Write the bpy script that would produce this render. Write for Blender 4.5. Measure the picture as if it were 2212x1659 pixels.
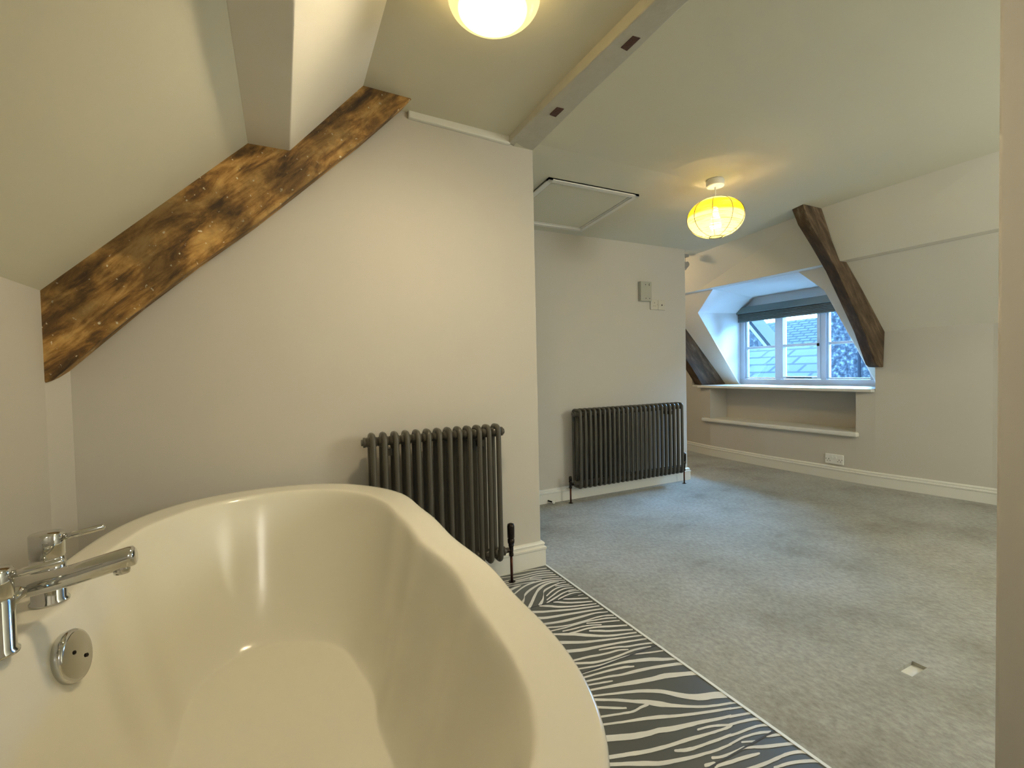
import bpy, bmesh, math, random
from mathutils import Vector, Matrix
random.seed(7)
for o in list(bpy.data.objects): bpy.data.objects.remove(o)
C = bpy.context.scene.collection
sc = bpy.context.scene

# ------------------------------------------------------------ camera
YAW, PITCH, ROLL = math.radians(26.29), math.radians(-1.58), math.radians(-1.25)
f = Vector((math.sin(YAW)*math.cos(PITCH), math.cos(YAW)*math.cos(PITCH), math.sin(PITCH)))
r = Vector((math.cos(YAW), -math.sin(YAW), 0)); u = r.cross(f)
r2 = r*math.cos(ROLL)+u*math.sin(ROLL); u2 = -r*math.sin(ROLL)+u*math.cos(ROLL)
cd = bpy.data.cameras.new('camera'); cam = bpy.data.objects.new('camera', cd); C.objects.link(cam)
cd.sensor_fit = 'HORIZONTAL'; cd.sensor_width = 36; cd.lens = 1000/2212*36; cd.clip_start = 0.02
cam.matrix_world = Matrix(((r2.x, u2.x, -f.x, 0), (r2.y, u2.y, -f.y, 0), (r2.z, u2.z, -f.z, 1.0), (0, 0, 0, 1)))
sc.camera = cam

# ------------------------------------------------------------ world, lights, exposure
w = bpy.data.worlds.new('World'); sc.world = w; w.use_nodes = True
bg = w.node_tree.nodes['Background']; bg.inputs[0].default_value = (0.21, 0.53, 1.0, 1); bg.inputs[1].default_value = 42.0
sc.view_settings.view_transform = 'Standard'; sc.view_settings.look = 'None'
sc.view_settings.gamma = 1; sc.view_settings.use_curve_mapping = False
sc.view_settings.exposure = 0.65

def lamp(name, loc, energy, color, radius, typ='POINT'):
    l = bpy.data.lights.new(name, typ); l.energy = energy; l.color = color; l.shadow_soft_size = radius
    o = bpy.data.objects.new(name, l); C.objects.link(o); o.location = loc; return o
WARM = (1.0, 0.74, 0.40)
lamp('pendant_bulb_light', (2.34, 1.95, 1.87), 68, WARM, 0.03)
lamp('landing_lamp_light', (2.75, 3.75, 1.8), 12, WARM, 0.08)
lamp('rear_fill', (3.2, -0.8, 1.5), 54, (0.97, 1.0, 0.90), 0.38)  # soft fill lamp added in place of a presumed window out of view
lamp('bathroom_rear_fill', (0.35, -0.9, 1.85), 9, (1.0, 0.96, 0.86), 0.15)  # invented lamp behind the camera, added to fill the bath side
sl_ = bpy.data.lights.new('sky_glow', 'SUN'); sl_.energy = 30; sl_.color = (0.36, 0.66, 1.0); sl_.angle = math.radians(60)
so = bpy.data.objects.new('sky_glow', sl_); C.objects.link(so); so.location = (8, 3, 5)
so.rotation_euler = Vector((-1, -.12, -.62)).to_track_quat('-Z', 'Y').to_euler()
pl = bpy.data.lights.new('window_portal', 'AREA'); pl.shape = 'RECTANGLE'; pl.size = 0.9; pl.size_y = 1.5
pl.cycles.is_portal = True
po = bpy.data.objects.new('window_portal', pl); C.objects.link(po); po.location = (4.93, 3.0, 1.2)
po.rotation_euler = (0, math.radians(90), 0)   # -Z looks to -X

# ------------------------------------------------------------ materials
def lin(c):
    return tuple(((v/255)/12.92 if v/255 <= .04045 else ((v/255+.055)/1.055)**2.4) for v in c)+(1,)
def mat(name, col, rough=0.6, metal=0.0, bump=0.0, bscale=60, vary=0.0, vscale=3, coat=0, spec=None):
    m = bpy.data.materials.new(name); m.use_nodes = True; nt = m.node_tree; b = nt.nodes['Principled BSDF']
    b.inputs['Base Color'].default_value = col; b.inputs['Roughness'].default_value = rough
    b.inputs['Metallic'].default_value = metal; b.inputs['Coat Weight'].default_value = coat
    if spec is not None: b.inputs['Specular IOR Level'].default_value = spec
    tc = nt.nodes.new('ShaderNodeTexCoord')
    if vary:
        n = nt.nodes.new('ShaderNodeTexNoise'); n.inputs['Scale'].default_value = vscale; n.inputs['Detail'].default_value = 5
        nt.links.new(tc.outputs['Object'], n.inputs['Vector'])
        mx = nt.nodes.new('ShaderNodeMix'); mx.data_type = 'RGBA'
        mx.inputs[6].default_value = tuple(c*(1-vary) for c in col[:3])+(1,)
        mx.inputs[7].default_value = tuple(min(1, c*(1+vary)) for c in col[:3])+(1,)
        nt.links.new(n.outputs['Fac'], mx.inputs[0]); nt.links.new(mx.outputs[2], b.inputs['Base Color'])
    if bump:
        n2 = nt.nodes.new('ShaderNodeTexNoise'); n2.inputs['Scale'].default_value = bscale; n2.inputs['Detail'].default_value = 6
        nt.links.new(tc.outputs['Object'], n2.inputs['Vector'])
        bp = nt.nodes.new('ShaderNodeBump'); bp.inputs['Strength'].default_value = bump; bp.inputs['Distance'].default_value = 0.01
        nt.links.new(n2.outputs['Fac'], bp.inputs['Height']); nt.links.new(bp.outputs['Normal'], b.inputs['Normal'])
    return m
M = {}
M['wall'] = mat('wall paint', (0.56, 0.53, 0.47, 1), 0.75, bump=.25, bscale=9, vary=.02, vscale=2)
M['ceil'] = mat('ceiling paint', (0.68, 0.655, 0.52, 1), 0.8, bump=.3, bscale=7, vary=.03, vscale=1.5)
M['purlin'] = mat('cream paint', (0.78, 0.75, 0.66, 1), 0.55, bump=.15, bscale=8)
M['white'] = mat('white gloss paint', (0.74, 0.73, 0.67, 1), 0.35, bump=.08, bscale=30)
M['beampaint'] = mat('painted beam', (0.52, 0.50, 0.42, 1), 0.7, bump=.6, bscale=25, vary=.08, vscale=30)
M['dormer'] = mat('dormer white paint', (0.80, 0.80, 0.78, 1), 0.5, bump=.1, bscale=10)
M['acrylic'] = mat('bath acrylic', (0.74, 0.715, 0.61, 1), 0.19, coat=.15)
M['chrome'] = mat('chrome', (0.62, 0.62, 0.60, 1), 0.06, metal=1)
M['rad'] = mat('dark bronze radiator enamel', (0.075, 0.068, 0.052, 1), 0.32, bump=.05, bscale=90)
M['bronze'] = mat('blackened bronze', (0.03, 0.022, 0.016, 1), 0.25, metal=.7)
M['copper'] = mat('dark copper pipe', (0.10, 0.035, 0.02, 1), 0.3, metal=.8)
M['plastic'] = mat('white plastic', (0.80, 0.80, 0.76, 1), 0.35)
M['greyplastic'] = mat('greyed plastic', (0.42, 0.41, 0.34, 1), 0.5, vary=.06, vscale=20)
M['agedplastic'] = mat('aged cream plastic', (0.56, 0.52, 0.43, 1), 0.5)
M['dark'] = mat('dark', (0.02, 0.016, 0.012, 1), 0.6)
M['mort'] = mat('mortise wood', (0.07, 0.025, 0.015, 1), 0.6, bump=.5, vary=.4, vscale=40)
M['board'] = mat('floorboard patch', (0.72, 0.71, 0.66, 1), 0.6, vary=.12, vscale=40)
M['print'] = mat('cream zebra print', (0.66, 0.63, 0.54, 1), 0.28, vary=.06, vscale=40)
M['grout'] = mat('grout', (0.06, 0.06, 0.055, 1), 0.8)
M['frame'] = mat('window frame paint', (0.60, 0.62, 0.66, 1), 0.4, bump=.1, bscale=20)
M['pelmet'] = mat('green grey paint', (0.15, 0.18, 0.165, 1), 0.5)
M['blind'] = mat('blind fabric', (0.13, 0.15, 0.13, 1), 0.8, bump=.4, bscale=60, vary=.3, vscale=25)
M['metalheart'] = mat('grey painted metal', (0.30, 0.29, 0.27, 1), 0.5)
M['lead'] = mat('white bargeboard', (0.06, 0.062, 0.062, 1), 0.5)
M['render'] = mat('rendered wall', (0.04, 0.04, 0.038, 1), 0.8, vary=.1)
M['pipe_out'] = mat('lead pipe', (0.004, 0.004, 0.005, 1), 0.5)

def rampmat(name, stops, scale, stretch=(1, 1, 1), rough=.7, bump=.4, detail=8, rot=0, flecks=None, dist=0.0):
    m = bpy.data.materials.new(name); m.use_nodes = True; nt = m.node_tree; b = nt.nodes['Principled BSDF']
    b.inputs['Roughness'].default_value = rough
    tc = nt.nodes.new('ShaderNodeTexCoord'); mp = nt.nodes.new('ShaderNodeMapping'); mp2 = nt.nodes.new('ShaderNodeMapping')
    mp.inputs['Rotation'].default_value = (0, rot, 0); mp2.inputs['Scale'].default_value = stretch
    nt.links.new(tc.outputs['Object'], mp.inputs['Vector']); nt.links.new(mp.outputs[0], mp2.inputs['Vector'])
    n = nt.nodes.new('ShaderNodeTexNoise'); n.inputs['Scale'].default_value = scale; n.inputs['Detail'].default_value = detail
    n.inputs['Roughness'].default_value = .65; n.inputs['Distortion'].default_value = dist
    nt.links.new(mp2.outputs[0], n.inputs['Vector'])
    cr = nt.nodes.new('ShaderNodeValToRGB'); e = cr.color_ramp.elements
    e[0].position, e[0].color = stops[0]; e[1].position, e[1].color = stops[-1]
    for p, c in stops[1:-1]:
        x = e.new(p); x.color = c
    nt.links.new(n.outputs['Fac'], cr.inputs[0]); out = cr.outputs[0]
    if flecks:
        n3 = nt.nodes.new('ShaderNodeTexNoise'); n3.inputs['Scale'].default_value = flecks[0]; n3.inputs['Detail'].default_value = 3
        nt.links.new(mp.outputs[0], n3.inputs['Vector'])
        mr = nt.nodes.new('ShaderNodeMapRange'); mr.inputs[1].default_value = flecks[1]; mr.inputs[2].default_value = flecks[1]+.03
        nt.links.new(n3.outputs['Fac'], mr.inputs[0])
        mx = nt.nodes.new('ShaderNodeMix'); mx.data_type = 'RGBA'; mx.inputs[7].default_value = flecks[2]
        nt.links.new(mr.outputs[0], mx.inputs[0]); nt.links.new(out, mx.inputs[6]); out = mx.outputs[2]
    nt.links.new(out, b.inputs['Base Color'])
    bp = nt.nodes.new('ShaderNodeBump'); bp.inputs['Strength'].default_value = bump; bp.inputs['Distance'].default_value = 0.01
    nt.links.new(n.outputs['Fac'], bp.inputs['Height']); nt.links.new(bp.outputs['Normal'], b.inputs['Normal'])
    return m
M['rafter'] = rampmat('old golden timber', [(.28, (.03, .018, .008, 1)), (.40, (.13, .065, .018, 1)), (.48, (.30, .155, .038, 1)), (.57, (.50, .29, .085, 1)), (.72, (.62, .42, .16, 1))],
                      17, (.30, 1, 1.2), rot=math.radians(44), bump=.5, detail=15, flecks=(60, .665, (.70, .62, .42, 1)), dist=.4)
M['truss'] = rampmat('dark brown timber', [(.32, (.028, .016, .008, 1)), (.48, (.075, .045, .022, 1)), (.60, (.13, .085, .046, 1)), (.72, (.27, .20, .13, 1))],
                     14, (.3, 1, 1.5), rot=math.radians(-48), bump=.5)
M['carpet'] = rampmat('worn grey carpet', [(.30, (.32, .30, .245, 1)), (.45, (.46, .445, .38, 1)), (.58, (.52, .51, .45, 1)), (.75, (.60, .59, .54, 1))],
                      2.2, (1, 1, 1), bump=.2, detail=14, rough=1.0)
M['stone'] = rampmat('rubble stone', [(.36, (.005, .005, .006, 1)), (.5, (.012, .012, .014, 1)), (.56, (.022, .022, .022, 1)), (.66, (.045, .045, .042, 1))], 16, (1, 1, 1), bump=.8, detail=4)
nt = M['rafter'].node_tree; b = nt.nodes['Principled BSDF']; src = b.inputs['Base Color'].links[0].from_socket
tc = nt.nodes.new('ShaderNodeTexCoord'); n = nt.nodes.new('ShaderNodeTexNoise'); n.inputs['Scale'].default_value = 5.5; n.inputs['Detail'].default_value = 6; n.inputs['Roughness'].default_value = .6
nt.links.new(tc.outputs['Object'], n.inputs['Vector'])
mr = nt.nodes.new('ShaderNodeMapRange'); mr.inputs[1].default_value = .42; mr.inputs[2].default_value = .60; mr.inputs[3].default_value = .42; mr.inputs[4].default_value = 1.12
nt.links.new(n.outputs['Fac'], mr.inputs[0]); vm = nt.nodes.new('ShaderNodeVectorMath'); vm.operation = 'SCALE'
nt.links.new(src, vm.inputs[0]); nt.links.new(mr.outputs[0], vm.inputs['Scale']); nt.links.new(vm.outputs[0], b.inputs['Base Color'])
# fine fibre mottling on the carpet
nt = M['carpet'].node_tree; b = nt.nodes['Principled BSDF']
src = b.inputs['Base Color'].links[0].from_socket
tc = nt.nodes.new('ShaderNodeTexCoord'); mp = nt.nodes.new('ShaderNodeMapping'); mp.inputs['Scale'].default_value = (1, .7, 1)
mp.inputs['Rotation'].default_value = (0, 0, math.radians(25))
n = nt.nodes.new('ShaderNodeTexNoise'); n.inputs['Scale'].default_value = 58; n.inputs['Detail'].default_value = 8; n.inputs['Roughness'].default_value = .7
nt.links.new(tc.outputs['Object'], mp.inputs[0]); nt.links.new(mp.outputs[0], n.inputs['Vector'])
mr = nt.nodes.new('ShaderNodeMapRange'); mr.inputs[1].default_value = .32; mr.inputs[2].default_value = .68; mr.inputs[3].default_value = .50; mr.inputs[4].default_value = .84
nt.links.new(n.outputs['Fac'], mr.inputs[0])
vm = nt.nodes.new('ShaderNodeVectorMath'); vm.operation = 'SCALE'
nt.links.new(src, vm.inputs[0]); nt.links.new(mr.outputs[0], vm.inputs['Scale']); nt.links.new(vm.outputs[0], b.inputs['Base Color'])
b.inputs['Specular IOR Level'].default_value = .1; b.inputs['Sheen Weight'].default_value = .15

def tiles_mat():            # zebra printed floor tiles, 45 cm square
    m = bpy.data.materials.new('zebra floor tile'); m.use_nodes = True; nt = m.node_tree; b = nt.nodes['Principled BSDF']
    L = nt.links.new; N = nt.nodes.new
    tc = N('ShaderNodeTexCoord'); sep = N('ShaderNodeSeparateXYZ'); L(tc.outputs['Object'], sep.inputs[0])
    def math_(op, a, bb=None, cc=None):
        q = N('ShaderNodeMath'); q.operation = op
        for i, v in enumerate((a, bb, cc)):
            if v is None: continue
            if isinstance(v, (int, float)): q.inputs[i].default_value = v
            else: L(v, q.inputs[i])
        return q.outputs[0]
    ty = math_('DIVIDE', math_('ADD', sep.outputs[1], -1.70+4.5), .45)
    tx = math_('DIVIDE', math_('ADD', sep.outputs[0], -1.18+4.5), .45)
    iy = math_('FLOOR', ty); fy = math_('FRACT', ty); fx = math_('FRACT', tx)
    ix = math_('FLOOR', tx)
    comb = N('ShaderNodeCombineXYZ')
    L(math_('ADD', sep.outputs[0], math_('MULTIPLY', iy, 3.71)), comb.inputs[0])
    L(math_('ADD', sep.outputs[1], math_('MULTIPLY', ix, 2.37)), comb.inputs[1])
    # slow warp
    nz = N('ShaderNodeTexNoise'); nz.inputs['Scale'].default_value = 4.5; nz.inputs['Detail'].default_value = 1
    L(comb.outputs[0], nz.inputs['Vector'])
    wv = N('ShaderNodeVectorMath'); wv.operation = 'SCALE'; wv.inputs['Scale'].default_value = .085
    L(nz.outputs['Color'], wv.inputs[0]); ad = N('ShaderNodeVectorMath'); ad.operation = 'ADD'
    L(comb.outputs[0], ad.inputs[0]); L(wv.outputs[0], ad.inputs[1])
    g = N('ShaderNodeTexGabor'); g.inputs['Scale'].default_value = 12
    g.inputs['Frequency'].default_value = 2.3; g.inputs['Anisotropy'].default_value = .96
    g.inputs['Orientation'].default_value = math.radians(86)
    L(ad.outputs[0], g.inputs['Vector'])
    mr = N('ShaderNodeMapRange'); mr.inputs[1].default_value = .54; mr.inputs[2].default_value = .57
    mr0 = mr; L(g.outputs['Value'], mr.inputs[0])
    hid = math_('MAXIMUM', math_('LESS_THAN', sep.outputs[1], .52), math_('LESS_THAN', sep.outputs[0], .25))
    gm = math_('MULTIPLY', mr.outputs[0], hid)
    mx = N('ShaderNodeMix'); mx.data_type = 'RGBA'; mx.inputs[6].default_value = (.085, .085, .070, 1); mx.inputs[7].default_value = (.66, .63, .54, 1)
    L(gm, mx.inputs[0])
    # grout joints
    j = math_('MINIMUM', math_('MINIMUM', fy, math_('SUBTRACT', 1.0, fy)), math_('MINIMUM', fx, math_('SUBTRACT', 1.0, fx)))
    jl = math_('MULTIPLY', math_('LESS_THAN', j, .006), hid)
    mg = N('ShaderNodeMix'); mg.data_type = 'RGBA'; mg.inputs[7].default_value = (.02, .02, .02, 1)
    L(jl, mg.inputs[0]); L(mx.outputs[2], mg.inputs[6]); L(mg.outputs[2], b.inputs['Base Color'])
    b.inputs['Roughness'].default_value = .28
    return m
M['tile'] = tiles_mat()

def brickmat(name, c1, c2, mortar, scale, bw, rh, ms, ax):
    m = bpy.data.materials.new(name); m.use_nodes = True; nt = m.node_tree; b = nt.nodes['Principled BSDF']
    uv = nt.nodes.new('ShaderNodeTexCoord'); br = nt.nodes.new('ShaderNodeTexBrick')
    br.inputs['Color1'].default_value = c1; br.inputs['Color2'].default_value = c2; br.inputs['Mortar'].default_value = mortar
    br.inputs['Scale'].default_value = scale; br.inputs['Brick Width'].default_value = bw; br.inputs['Row Height'].default_value = rh
    br.inputs['Mortar Size'].default_value = ms; br.offset = .5
    nt.links.new(uv.outputs['UV'], br.inputs['Vector']); nt.links.new(br.outputs['Color'], b.inputs['Base Color'])
    b.inputs['Roughness'].default_value = .6
    return m
M['slate'] = brickmat('slate roof', (.017, .018, .018, 1), (.013, .0142, .0145, 1), (.002, .0024, .003, 1), 1, .62, .34, .034, 0)
M['fartile'] = brickmat('far tiled roof', (.020, .021, .0185, 1), (.014, .015, .0135, 1), (.005, .0055, .005, 1), 1, .36, .15, .03, 0)

def glassmat():
    m = bpy.data.materials.new('window glass'); m.use_nodes = True; nt = m.node_tree; nt.nodes.clear()
    o = nt.nodes.new('ShaderNodeOutputMaterial'); t = nt.nodes.new('ShaderNodeBsdfTransparent'); g = nt.nodes.new('ShaderNodeBsdfGlossy')
    g.inputs['Roughness'].default_value = .02; fr = nt.nodes.new('ShaderNodeFresnel'); fr.inputs['IOR'].default_value = 1.45
    mx = nt.nodes.new('ShaderNodeMixShader'); t.inputs[0].default_value = (.96, .98, 1, 1)
    nt.links.new(fr.outputs[0], mx.inputs[0]); nt.links.new(t.outputs[0], mx.inputs[1]); nt.links.new(g.outputs[0], mx.inputs[2])
    nt.links.new(mx.outputs[0], o.inputs[0]); return m
M['glass'] = glassmat()
def emis(name, col, st, base=(0.8, .8, .8, 1), rough=.2):
    m = bpy.data.materials.new(name); m.use_nodes = True; b = m.node_tree.nodes['Principled BSDF']
    b.inputs['Base Color'].default_value = base; b.inputs['Roughness'].default_value = rough
    b.inputs['Emission Color'].default_value = col; b.inputs['Emission Strength'].default_value = st; return m
M['bulb'] = emis('bulb glow', (1, .85, .55, 1), 14)
M['opal'] = emis('opal glass lit from inside', (1.0, .80, .42, 1), 1.0, base=(.5, .48, .4, 1), rough=.12)
nt = M['opal'].node_tree; b = nt.nodes['Principled BSDF']     # glows strongest over the bulb, dimmer at the rim; added top glow lights ceiling
tc = nt.nodes.new('ShaderNodeTexCoord'); vd = nt.nodes.new('ShaderNodeVectorMath'); vd.operation = 'DISTANCE'; vd.inputs[1].default_value = (-.012, -.012, -.155)
nt.links.new(tc.outputs['Object'], vd.inputs[0])
mr = nt.nodes.new('ShaderNodeMapRange'); mr.interpolation_type = 'SMOOTHSTEP'
mr.inputs[1].default_value = .03; mr.inputs[2].default_value = .104; mr.inputs[3].default_value = 170; mr.inputs[4].default_value = .85
nt.links.new(vd.outputs['Value'], mr.inputs[0])
sz = nt.nodes.new('ShaderNodeSeparateXYZ'); nt.links.new(tc.outputs['Object'], sz.inputs[0])
m9 = nt.nodes.new('ShaderNodeMapRange'); m9.inputs[1].default_value = -.055; m9.inputs[2].default_value = -.03; m9.inputs[3].default_value = 0; m9.inputs[4].default_value = 14
nt.links.new(sz.outputs[2], m9.inputs[0])
ma = nt.nodes.new('ShaderNodeMath'); ma.operation = 'ADD'; nt.links.new(mr.outputs[0], ma.inputs[0]); nt.links.new(m9.outputs[0], ma.inputs[1])
nt.links.new(ma.outputs[0], b.inputs['Emission Strength'])
mc = nt.nodes.new('ShaderNodeMapRange'); mc.inputs[1].default_value = .05; mc.inputs[2].default_value = .10; nt.links.new(vd.outputs['Value'], mc.inputs[0])
mx = nt.nodes.new('ShaderNodeMix'); mx.data_type = 'RGBA'; mx.inputs[6].default_value = (1, .84, .58, 1); mx.inputs[7].default_value = (.92, .66, .25, 1)
nt.links.new(mc.outputs[0], mx.inputs[0]); nt.links.new(mx.outputs[2], b.inputs['Emission Color'])
def shademat():            # woven yellow cord shade: open weave over wire, translucent
    m = bpy.data.materials.new('yellow woven shade'); m.use_nodes = True; nt = m.node_tree; nt.nodes.clear()
    N = nt.nodes.new; L = nt.links.new
    o = N('ShaderNodeOutputMaterial'); tr = N('ShaderNodeBsdfTranslucent'); df = N('ShaderNodeBsdfDiffuse'); tp = N('ShaderNodeBsdfTransparent')
    tc = N('ShaderNodeTexCoord'); sp = N('ShaderNodeSeparateXYZ'); L(tc.outputs['Object'], sp.inputs[0])
    cr = N('ShaderNodeValToRGB'); mr = N('ShaderNodeMapRange'); mr.inputs[1].default_value = -.11; mr.inputs[2].default_value = .11
    L(sp.outputs[2], mr.inputs[0]); L(mr.outputs[0], cr.inputs[0])
    e = cr.color_ramp.elements; e[0].position = .50; e[0].color = (.95, .86, .38, 1); e[1].position = .56; e[1].color = (.95, .52, .02, 1)
    x = e.new(.84); x.color = (.95, .52, .02, 1); x = e.new(.90); x.color = (.95, .86, .38, 1)
    L(cr.outputs[0], tr.inputs[0]); L(cr.outputs[0], df.inputs[0])
    a = N('ShaderNodeMixShader'); a.inputs[0].default_value = .35; L(tr.outputs[0], a.inputs[1]); L(df.outputs[0], a.inputs[2])
    mp = N('ShaderNodeMapping'); mp.inputs['Scale'].default_value = (9, 9, 190); L(tc.outputs['Object'], mp.inputs[0])
    nz = N('ShaderNodeTexNoise'); nz.inputs['Scale'].default_value = 1; nz.inputs['Detail'].default_value = 2; L(mp.outputs[0], nz.inputs['Vector'])
    m2 = N('ShaderNodeMapRange'); m2.inputs[1].default_value = .52; m2.inputs[2].default_value = .60; m2.inputs[3].default_value = 0; m2.inputs[4].default_value = .55
    L(nz.outputs['Fac'], m2.inputs[0])
    b = N('ShaderNodeMixShader'); L(m2.outputs[0], b.inputs[0]); L(a.outputs[0], b.inputs[1]); L(tp.outputs[0], b.inputs[2])
    L(b.outputs[0], o.inputs[0]); return m
M['shade'] = shademat()

for k_ in ('slate', 'fartile', 'stone', 'render', 'lead', 'pipe_out'):
    M[k_].node_tree.nodes['Principled BSDF'].inputs['Specular IOR Level'].default_value = 0.03
# ------------------------------------------------------------ helpers
def obj(name, bm, m, parent=None, smooth=False, loc=None, bevel=0, seg=2):
    bmesh.ops.recalc_face_normals(bm, faces=bm.faces)
    me = bpy.data.meshes.new(name); bm.to_mesh(me); bm.free()
    o = bpy.data.objects.new(name, me); C.objects.link(o); me.materials.append(M[m] if isinstance(m, str) else m)
    if smooth:
        for p in me.polygons: p.use_smooth = True
    if parent: o.parent = parent
    if loc: o.location = loc
    if bevel:
        md = o.modifiers.new('bevel', 'BEVEL'); md.width = bevel; md.segments = seg; md.limit_method = 'ANGLE'; md.angle_limit = math.radians(40)
        for p in me.polygons: p.use_smooth = True
        md2 = o.modifiers.new('wn', 'WEIGHTED_NORMAL')
    return o
def struct(name, bm, m, parent=None, **k):
    o = obj(name, bm, m, parent, **k)
    if not parent: o['kind'] = 'structure'
    return o
def tag(o, label, cat, group=None):
    o['label'] = label; o['category'] = cat
    if group: o['group'] = group
    return o
def empty(name, loc, label, cat, group=None):
    o = bpy.data.objects.new(name, None); C.objects.link(o); o.location = loc; o.empty_display_size = .05
    return tag(o, label, cat, group)
def box(x0, x1, y0, y1, z0, z1, bm=None):
    bm = bm or bmesh.new()
    v = [bm.verts.new(p) for p in ((x0, y0, z0), (x1, y0, z0), (x1, y1, z0), (x0, y1, z0), (x0, y0, z1), (x1, y0, z1), (x1, y1, z1), (x0, y1, z1))]
    for q in ((0, 3, 2, 1), (4, 5, 6, 7), (0, 1, 5, 4), (1, 2, 6, 5), (2, 3, 7, 6), (3, 0, 4, 7)): bm.faces.new([v[i] for i in q])
    return bm
def hexa(a, b, bm=None):           # two matching quads (lists of points) joined as a solid
    bm = bm or bmesh.new()
    va = [bm.verts.new(p) for p in a]; vb = [bm.verts.new(p) for p in b]; n = len(a)
    bm.faces.new(va); bm.faces.new(vb[::-1])
    for i in range(n): bm.faces.new([va[i], va[(i+1) % n], vb[(i+1) % n], vb[i]])
    return bm
def prismY(sec, y0, y1, bm=None):  # section in (x,z)
    return hexa([(x, y0, z) for x, z in sec], [(x, y1, z) for x, z in sec], bm)
def loft(rings, close=True, cap0=False, cap1=False, bm=None):
    bm = bm or bmesh.new(); R = [[bm.verts.new(p) for p in ring] for ring in rings]; n = len(R[0])
    for a, b in zip(R, R[1:]):
        for i in range(n if close else n-1): bm.faces.new([a[i], a[(i+1) % n], b[(i+1) % n], b[i]])
    if cap0: bm.faces.new(R[0][::-1])
    if cap1: bm.faces.new(R[-1])
    return bm
def lathe(prof, c=(0, 0, 0), axis='Z', seg=32, bm=None):   # prof: (radius, height)
    rings = []
    for rr, h in prof:
        ring = []
        for i in range(seg):
            a = 2*math.pi*i/seg; p, q = max(rr, 1e-4)*math.cos(a), max(rr, 1e-4)*math.sin(a)
            v = {'Z': (p, q, h), 'X': (h, p, q), 'Y': (p, h, q)}[axis]
            ring.append((c[0]+v[0], c[1]+v[1], c[2]+v[2]))
        rings.append(ring)
    return loft(rings, cap0=True, cap1=True, bm=bm)
def tube(path, rad, seg=12, closed=False, bm=None):
    bm = bm or bmesh.new(); P = [Vector(p) for p in path]; n = len(P); rings = []; prev = None
    for i, p in enumerate(P):
        if closed: t = (P[(i+1) % n]-P[i-1])
        else: t = P[min(i+1, n-1)]-P[max(i-1, 0)]
        t.normalize()
        if prev is None:
            a = Vector((1, 0, 0)) if abs(t.x) < .9 else Vector((0, 0, 1)); nn = t.cross(a).normalized()
        else: nn = (prev-t*prev.dot(t)).normalized()
        prev = nn; bb = t.cross(nn); rd = rad[i] if isinstance(rad, (list, tuple)) else rad
        rings.append([tuple(p+nn*rd*math.cos(2*math.pi*k/seg)+bb*rd*math.sin(2*math.pi*k/seg)) for k in range(seg)])
    if closed: rings.append(rings[0])
    loft(rings, cap0=not closed, cap1=not closed, bm=bm)
    if closed: bmesh.ops.remove_doubles(bm, verts=bm.verts, dist=1e-6)
    return bm
def faces(polys, th=None, bm=None):
    bm = bm or bmesh.new()
    for p in polys: bm.faces.new([bm.verts.new(q) for q in p])
    bmesh.ops.remove_doubles(bm, verts=bm.verts, dist=1e-4)
    return bm

# ------------------------------------------------------------ room shell
YN, YF = -1.6, 5.6       # near and far ends of the attic
XE = 1.163               # line of the partition between bath side and bedroom
def zc(y): return 2.112 if y < 2.0 else 2.112-.072*min(1, (y-2.0)/1.0)
# ceilings
struct('ceiling', loft([[(XE-.11, y, zc(y)), (3.6, y, zc(y)), (3.6, y, 2.4), (XE-.11, y, 2.4)] for y in (YN, 1.0, 2.0, 2.25, 2.5, 2.75, 3.0, YF)], cap0=True, cap1=True), 'ceil')
struct('ceiling_bathroom', hexa([(.2, YN, 2.163), (1.08, YN, 2.15), (1.08, YN, 2.35), (.2, YN, 2.35)],
       [(.2, 2.06, 2.163), (1.08, 2.06, 2.14), (1.08, 2.06, 2.35), (.2, 2.06, 2.35)]), 'ceil')
struct('ceiling_slope_left', prismY([(-.72, 1.235), (0.0, 1.936), (-.1, 2.1), (-.85, 1.35)], YN, 2.06), 'ceil')
# walls
struct('wall_left', hexa([(-.67, YN, 0), (-.67, 1.95, 0), (-.641, 2.06, 0), (-.641, 2.2, 0), (-.9, 2.2, 0), (-.9, YN, 0)],
       [(-.67, YN, 1.285), (-.67, 1.95, 1.285), (-.641, 2.06, 1.315), (-.641, 2.2, 1.315), (-.9, 2.2, 1.285), (-.9, YN, 1.285)]), 'wall')
struct('wall_center', box(-.9, XE, 2.058, 3.0, -.02, 2.4), 'wall', bevel=.006)
struct('wall_back', box(XE-.05, 3.215, 3.004, 3.10, -.02, 2.3), 'wall', bevel=.006)
struct('wall_right', box(XE, XE+.14, YN, .365, -.02, 2.3), 'wall', bevel=.008)
struct('wall_near', box(-.9, 4.9, YN-.1, YN, -.02, 2.4), 'wall')
struct('wall_far', box(XE-.1, 4.9, YF, YF+.1, -.02, 2.4), 'wall')
struct('wall_landing', box(1.0, 1.1, 3.10, YF, -.02, 2.4), 'wall')
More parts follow.
